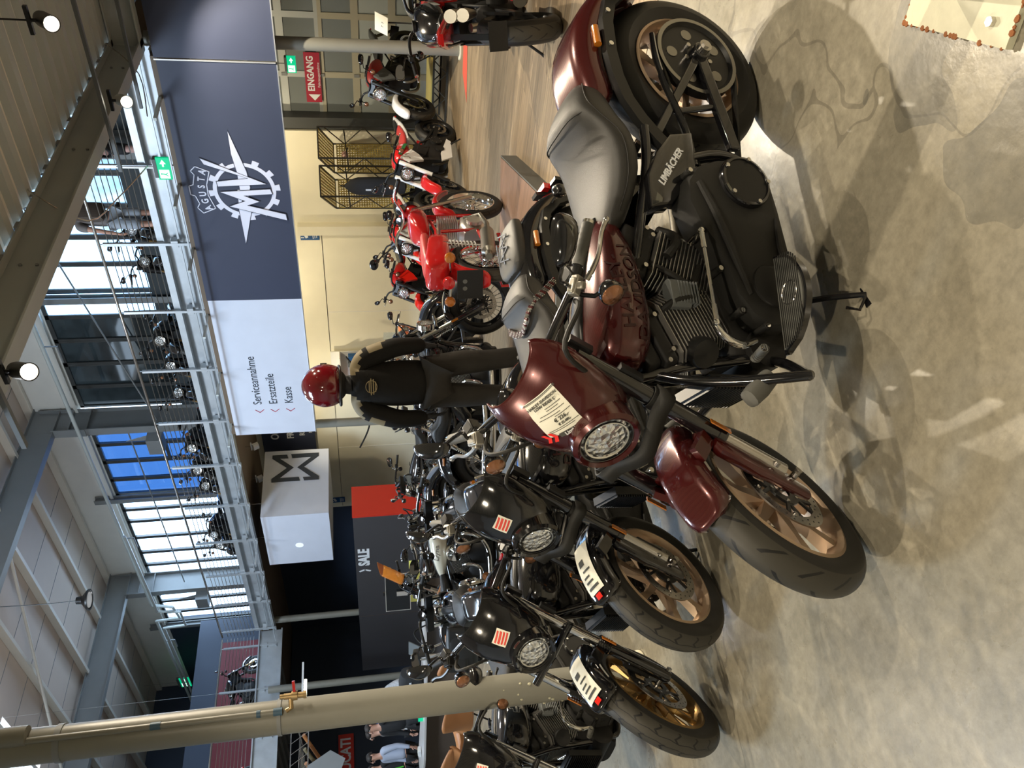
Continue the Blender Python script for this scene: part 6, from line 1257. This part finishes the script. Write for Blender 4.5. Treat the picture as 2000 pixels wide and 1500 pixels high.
Nn = copy_tree(Mn); Nn['label'] = 'red motorcycle mostly hidden behind the red classic motorcycle'; place(Nn, -7.40, 11.9, -94, .15)
Kk = copy_tree(G); Kk['label'] = 'motorcycle with a red and black seat left of the red and white one'; place(Kk, -6.80, 10.95, -94, .15)
Hh = naked('sport_motorcycle', 'dull red motorcycle with a big round headlight behind the beige pillar', 'red_matt', dict(paint2='grey_plastic', fender='white_paint', exh='titanium', ring='steel', group=GP, steer=.2)); place(Hh, -4.95, 12.62, -105, .12, .28)
H2 = copy_tree(Hh); H2['label'] = 'dull red motorcycle behind the price card at the right picture edge'; place(H2, -2.95, 12.95, 175, .05, 0)
Jj = naked('sport_motorcycle', 'black and red sports motorcycle cut by the right picture edge, rear towards the camera', 'black_gloss', dict(paint2='red', stripe='white_paint', belly=1, steer=0, seat='black_satin')); place(Jj, -2.05, 5.75, 105, .12)
J2 = copy_tree(Jj); J2['label'] = 'white and red sports motorcycle at the right picture edge behind the black one'; place(J2, -2.35, 7.9, 80, .1)
for c in J2.children:
    if c.name.startswith(('tail_cowl', 'side_shroud')): c.data = c.data.copy(); c.data.materials[0] = M['white_paint']
# exhaust pair of the near sports bike
x_ = MB(); [x_.tube([(.30, -.10-.1*0, .60+.09*k), (-.05, -.13, .70+.085*k), (-.20, -.14, .74+.085*k)], [.03, .045, .045], 16) for k in (0, 1)]; x_.build('silencers', 'titanium', Jj)
OR = naked('touring_motorcycle', 'tall grey touring motorcycle with an orange flank beside the helmeted person', 'grey_plastic', dict(paint2='orange', fender='black_satin', screen='glass_clear', fairing='orange', nolight=1, steer=.1)); place(OR, -8.35, 9.6, -60, .12)
# classic red single with a boxy tail
def classic(label):
    root = empty('classic_motorcycle', (0, 0, 0), 0, label, 'motorcycle')
    wheel(root, (0, 0, .32), .32, .13, .23, 'chrome', 'tyre_block', 'wire', disc=(), tyren='rear_tyre', fat=.058); sp = MB(); sp.lathe([(.03, .055), (.10, .055), (.105, .060), (.10, .065), (.03, .065)], (0, 0, .32), (0, 1, 0), 40); [sp.box((.106*cos(2*pi*k/40), .06, .32+.106*sin(2*pi*k/40)), (.01, .006, .01), Matrix.Rotation(-2*pi*k/40, 3, 'Y')) for k in range(40)]; sp.build('sprocket', 'exhaust_dark', root)
    f_ = MB(); sym(lambda s: (f_.tube([(0, s*.09, .32), (.42, s*.08, .34)], .017, 8), f_.tube([(.95, 0, .82), (.72, s*.05, .72), (.42, s*.09, .70), (-.2, s*.09, .76)], .014, 8), f_.tube([(.95, 0, .75), (.80, s*.06, .35), (.45, s*.08, .26), (.40, s*.09, .66)], .014, 8))); f_.build('frame', 'red', root)
    def shk(s):
        b = MB(); b.cyl((.03, s*.125, .34), (.10, s*.125, .70), .014, n=10); r = b.build('shock_absorber', 'steel', root); c = MB()
        pts = [(.04+.055*k/60+.024*cos(k*.9), s*.125+.024*sin(k*.9), .40+.24*k/60) for k in range(61)]; c.tube(pts, .005, 6); c.build('spring', 'white_paint' if s < 0 else 'black_satin', r)
    sym(shk)
    e = MB(); e.loft([(.42, .09, .26, .46), (.50, .12, .24, .50), (.68, .11, .24, .48), (.76, .07, .28, .44)], 16, 3.5); [e.box((.64, 0, .50+.018*k), (.16, .19, .008)) for k in range(10)]; e.cyl((.50, -.12, .36), (.50, -.15, .36), .07, n=20); e.build('engine', 'alu', root)
    MB().loft([(.46, .07, .74, .82), (.56, .125, .74, .90), (.75, .14, .73, .93), (.88, .12, .76, .90), (.95, .05, .80, .86)], 20, 3.2).build('fuel_tank', 'red', root, sub=1); MB().loft([(-.18, .10, .80, .84), (-.05, .13, .79, .86), (.25, .13, .77, .85), (.46, .09, .76, .84)], 18, 3).build('seat', 'red_matt', root, sub=1)
    MB().loft([(-.30, .11, .70, .82), (-.24, .13, .66, .86), (-.05, .145, .62, .84), (.22, .14, .60, .80), (.34, .12, .62, .76)], 18, 5).build('tail_box', 'red', root, sub=1)
    arc_fender('rear_fender', 'red', root, (0, 0, .32), .375, 88, 175, .075, .03); arc_fender('front_fender', 'red', root, (1.18, 0, .30), .36, 30, 150, .06, .04)
    q = MB(); q.box((-.405, 0, .52), (.012, .24, .20)); pl_ = q.build('plate_board', 'black_matt', root); [MB().cyl((-.413, s*.03, .56), (-.41, s*.03, .56), .018, n=14).build('plate_hole', 'rubber_grey', pl_) for s in (-1, 1)]
    tlm = MB(); tlm.lathe([(.045, 0), (.05, .03), (.045, .05), (0, .058)], (-.34, 0, .68), (-1, 0, 0), 28); tlm.build('tail_light', 'red_lens', root)
    def sg(s):
        b = MB(); b.cyl((-.30, s*.06, .66), (-.31, s*.17, .665), .009, n=8); b.lathe([(0, -.03), (.03, -.025), (.042, 0)], (-.31, s*.19, .665), (-1, 0, 0), 22); o = b.build('turn_signal', 'chrome', root); MB().lathe([(.042, 0), (.042, .02), (.03, .035), (0, .04)], (-.31, s*.19, .665), (-1, 0, 0), 22).build('signal_lens', 'amber', o)
    sym(sg)
    x_ = MB(); x_.tube([(.62, -.10, .44), (.60, -.15, .30), (.35, -.17, .28), (.2, -.17, .30), (.17, -.17, .305), (-.22, -.18, .35), (-.24, -.18, .352), (-.30, -.18, .36)], [.02, .02, .022, .03, .058, .058, .03, .028], 18); x_.build('silencer', 'titanium', root)
    wheel(root, (1.18, 0, .30), .30, .10, .22, 'chrome', 'tyre_block', 'wire', disc=(), tyren='front_tyre', fat=.048); fk = MB(); sym(lambda s: fk.tube([(1.18, s*.085, .30), (1.02, s*.085, .60), (.90, s*.085, .86)], [.022, .022, .018], 12)); fk.build('fork', 'steel', root)
    h = MB(); h.tube([(.86, -.36, .98), (.90, -.2, 1.02), (.93, -.06, .95), (.93, .06, .95), (.90, .2, 1.02), (.86, .36, .98)], .012, 10, sub=4); hb = h.build('handlebar', 'chrome', root); sym(lambda s: MB().cyl((.90, s*.24, 1.01), (.855, s*.38, .975), .018, n=12).build('grip', 'rubber', hb))
    sym(lambda s: MB().lathe([(0, -.05), (.04, -.05), (.045, 0), (.04, .004), (0, .0)], (.97, s*.055, .97), (-.8, 0, .6), 24).build('gauge', 'black_gloss', hb)); mm = MB(); mm.tube([(.89, .25, 1.02), (.88, .33, 1.14), (.88, .40, 1.2)], .006, 8, sub=3); mm.sph((.87, .42, 1.23), .055, (.35, 1, .75), 10); mm.build('mirror', 'black_gloss', hb)
    headlight(root, (1.10, 0, .86), (1, 0, 0), .075, 'black_gloss', .08, bowl='red'); sr = MB(); sym(lambda s: sr.tube([(.15, s*.16, .0), (.15, s*.16, .22), (-.15, s*.16, .22), (-.15, s*.16, .0)], .012, 8)); sr.bar((0, -.16, .22), (0, .16, .22), .02, .02); sr.build('paddock_stand', 'red', root)
    return root
Lc = classic('red classic motorcycle on the wooden platform, black plate holder towards the camera'); place(Lc, -3.72, 5.2, 100, .03, .166)
# chrome cruisers behind the front row
OB = dict(fairing=0, chrome=1, exh='chrome', fork='std', spokes='wire', rim='black_satin', tyre='tyre_block', steer=-.3, pulley=0, head='black_gloss', cover='black_satin', strut='black_gloss', grip='rubber', badge=badge_text('Dyna', '', 'steel', .07), group='dark cruisers behind the front row')
F = cruiser('cruiser_motorcycle', 'black cruiser with chrome exhaust behind the helmeted person, front wheel pointing right', 'black_gloss', OB); place(F, -6.17, 5.12, 35, .16)
def ch_shock(root):
    def s_(s):
        b = MB(); b.cyl((.02, s*.165, .36), (.20, s*.165, .68), .016, n=10); b.cyl((.16, s*.165, .61), (.20, s*.165, .68), .030, n=14); r = b.build('shock_absorber', 'chrome', root); c = MB(); pts = [(.05+.12*k/70+.026*cos(k*.9), s*.165+.026*sin(k*.9), .41+.21*k/70) for k in range(71)]; c.tube(pts, .005, 6); c.build('spring', 'chrome', r)
    sym(s_)
ch_shock(F)
R0 = copy_tree(F); R0['label'] = 'black cruiser with chrome springs just left of the helmeted person'; place(R0, -4.62, 3.62, 148, .17)
R1 = copy_tree(F); R1['label'] = 'black cruiser with chrome fork tubes in front of the red panel'; place(R1, -5.6, 3.3, 150, .17)
R2 = copy_tree(F); R2['label'] = 'cream and black cruiser with a leather saddlebag and chrome passenger backrest'; place(R2, -8.0, 4.15, 38, .16)
for c in R2.children:
    if c.name.startswith('fuel_tank'): c.data = c.data.copy(); c.data.materials[0] = M['cream']
b = MB(); b.loft([(-.30, .07, .44, .66), (-.26, .09, .40, .72), (.05, .10, .38, .74), (.22, .09, .42, .72), (.26, .06, .46, .66)], 18, 4); b.v = [(v[0], v[1]-.26, v[2]) for v in b.v]; sbg = b.build('saddlebag', 'leather', R2); MB().grid(lambda u, v: (-.27+.50*u, -.365+.02*sin(pi*u), .50+.22*v), 8, 6).build('bag_flap', 'leather', sbg, thick=.008)
b = MB(); b.tube([(-.12, -.13, .70), (-.22, -.12, .95), (-.25, -.06, 1.12), (-.25, .06, 1.12), (-.22, .12, .95), (-.12, .13, .70)], .012, 10, sub=4); sb_ = b.build('passenger_backrest', 'chrome', R2); MB().box((-.21, 0, 1.04), (.05, .20, .16), Matrix.Rotation(rad(-10), 3, 'Y'), bev=.03).build('backrest_pad', 'leather', sb_)
OQ = dict(OB); OQ.update(fairing=1, sticker=sale_sticker, exh='exhaust_dark', steer=.3, badge=None, group='dark cruisers behind the front row')
R3 = cruiser('cruiser_motorcycle', 'black cruiser with an orange tinted windscreen before the sale board', 'black_gloss', OQ); place(R3, -8.1, 6.35, 212, .16)
ws = MB().grid(lambda u, v: (1.25-.16*v-.16*abs(u-.5)**2*4, (u-.5)*.40*(1-.3*v), 1.18+.24*v), 12, 8).build('orange_windscreen', 'orange_screen', R3, thick=.004); ws.matrix_local = steerM(.3)
RX = [(-8.3, 8.0, 200, 'black cruiser second behind the orange windscreen one'), (-6.3, 7.6, 205, 'dark cruiser beyond the chrome exhaust one near the red panel')]
for x, y, h, l in RX: c = copy_tree(F); c['label'] = l; place(c, x, y, h, .16)
# ---- gallery bikes
UP = [(-5.2, 12.1), (-8.55, 12.2), (-9.6, 12.3), (-10.7, 12.2), (-11.8, 12.3), (-12.8, 12.2), (-13.9, 12.3), (-14.9, 12.2), (-16.0, 12.3), (-17.0, 12.2), (-18.0, 12.3)]
UG = naked('sport_motorcycle', 'dark motorcycle on the gallery', 'black_gloss', dict(ring='chrome', group='motorcycles on the gallery', steer=.3, fork='gold'))
pos = ['right of the person in dark shorts', 'first left of the man in shorts', 'second left of the man in shorts', 'before the darkest window panes, right one', 'before the darkest window panes, left one', 'in front of the portal frame', 'right of the blue windows', 'before the blue windows', 'before the slim steel post', 'before the bright windows', 'next to the gallery corner']
for i, (x, y) in enumerate(UP):
    o = UG if i == 0 else copy_tree(UG); o['label'] = 'dark motorcycle on the back gallery, '+pos[i]; place(o, x, y+1.0, -80+12*(i % 3), .12, 4.43)
for x, y, h, m_, l in ((-20.9, 9.3, 92, 'black_gloss', 'dark off-road motorcycle before the red wall panel of the left gallery'), (-20.9, 6.4, 95, 'red_bright', 'bright red motorcycle on the left gallery by the picture edge')):
    c = copy_tree(UG); c['label'] = l; place(c, x, y, h, .08, 4.43)
    if m_ != 'black_gloss':
        for k in c.children:
            if k.name.startswith(('fuel_tank', 'side_shroud', 'tail_cowl', 'front_fender')): k.data = k.data.copy(); k.data.materials[0] = M[m_]
# the photo lies on its side: places in the labels follow the picture as it is shown
REP = [('rising through the left of the picture', 'crossing the lower part of the picture'), ('left picture edge', 'bottom picture edge'), ('right picture edge', 'top picture edge'), ('at the far left edge', 'near the bottom picture edge'),
       ('at the right edge', 'at the top picture edge'), ('high under the hall roof at the far left', 'high under the hall roof'), ('at the far left of', 'at the far end of'), ('at the far left', 'near the bottom picture edge'), ('at the left end of', 'at the far end of'), ('at the left end', 'at the bottom end'),
       ('at the right end', 'at the top end'), ('nearest to it', 'nearest'), ('left of', 'pictured below'), ('right of', 'pictured above'), ('leftmost', 'lowest'), ('rightmost', 'topmost'), ('from the right', 'from the top'), ('from the left', 'from the bottom'),
       ('left gallery', 'side gallery'), ('left railing', 'side railing'), ('on the left wire', 'on the lower pictured wire'), ('on the right wire', 'on the upper pictured wire'), ('front wheel pointing right', 'front wheel pointing to the picture top'), (', right one', ', upper one'), (', left one', ', lower one'),
       ('at the right by', 'by'), ('second left', 'second below'), ('first left', 'first below'), ('rising at the right', 'rising at the far top'), ('front at the left', 'front'), ('behind the left pillar', 'behind the pillar'), ('the left end', 'the far end')]
for o in bpy.data.objects:
    if o.parent is None and 'label' in o:
        l = o['label']
        for a, b in REP: l = l.replace(a, b)
        o['label'] = l
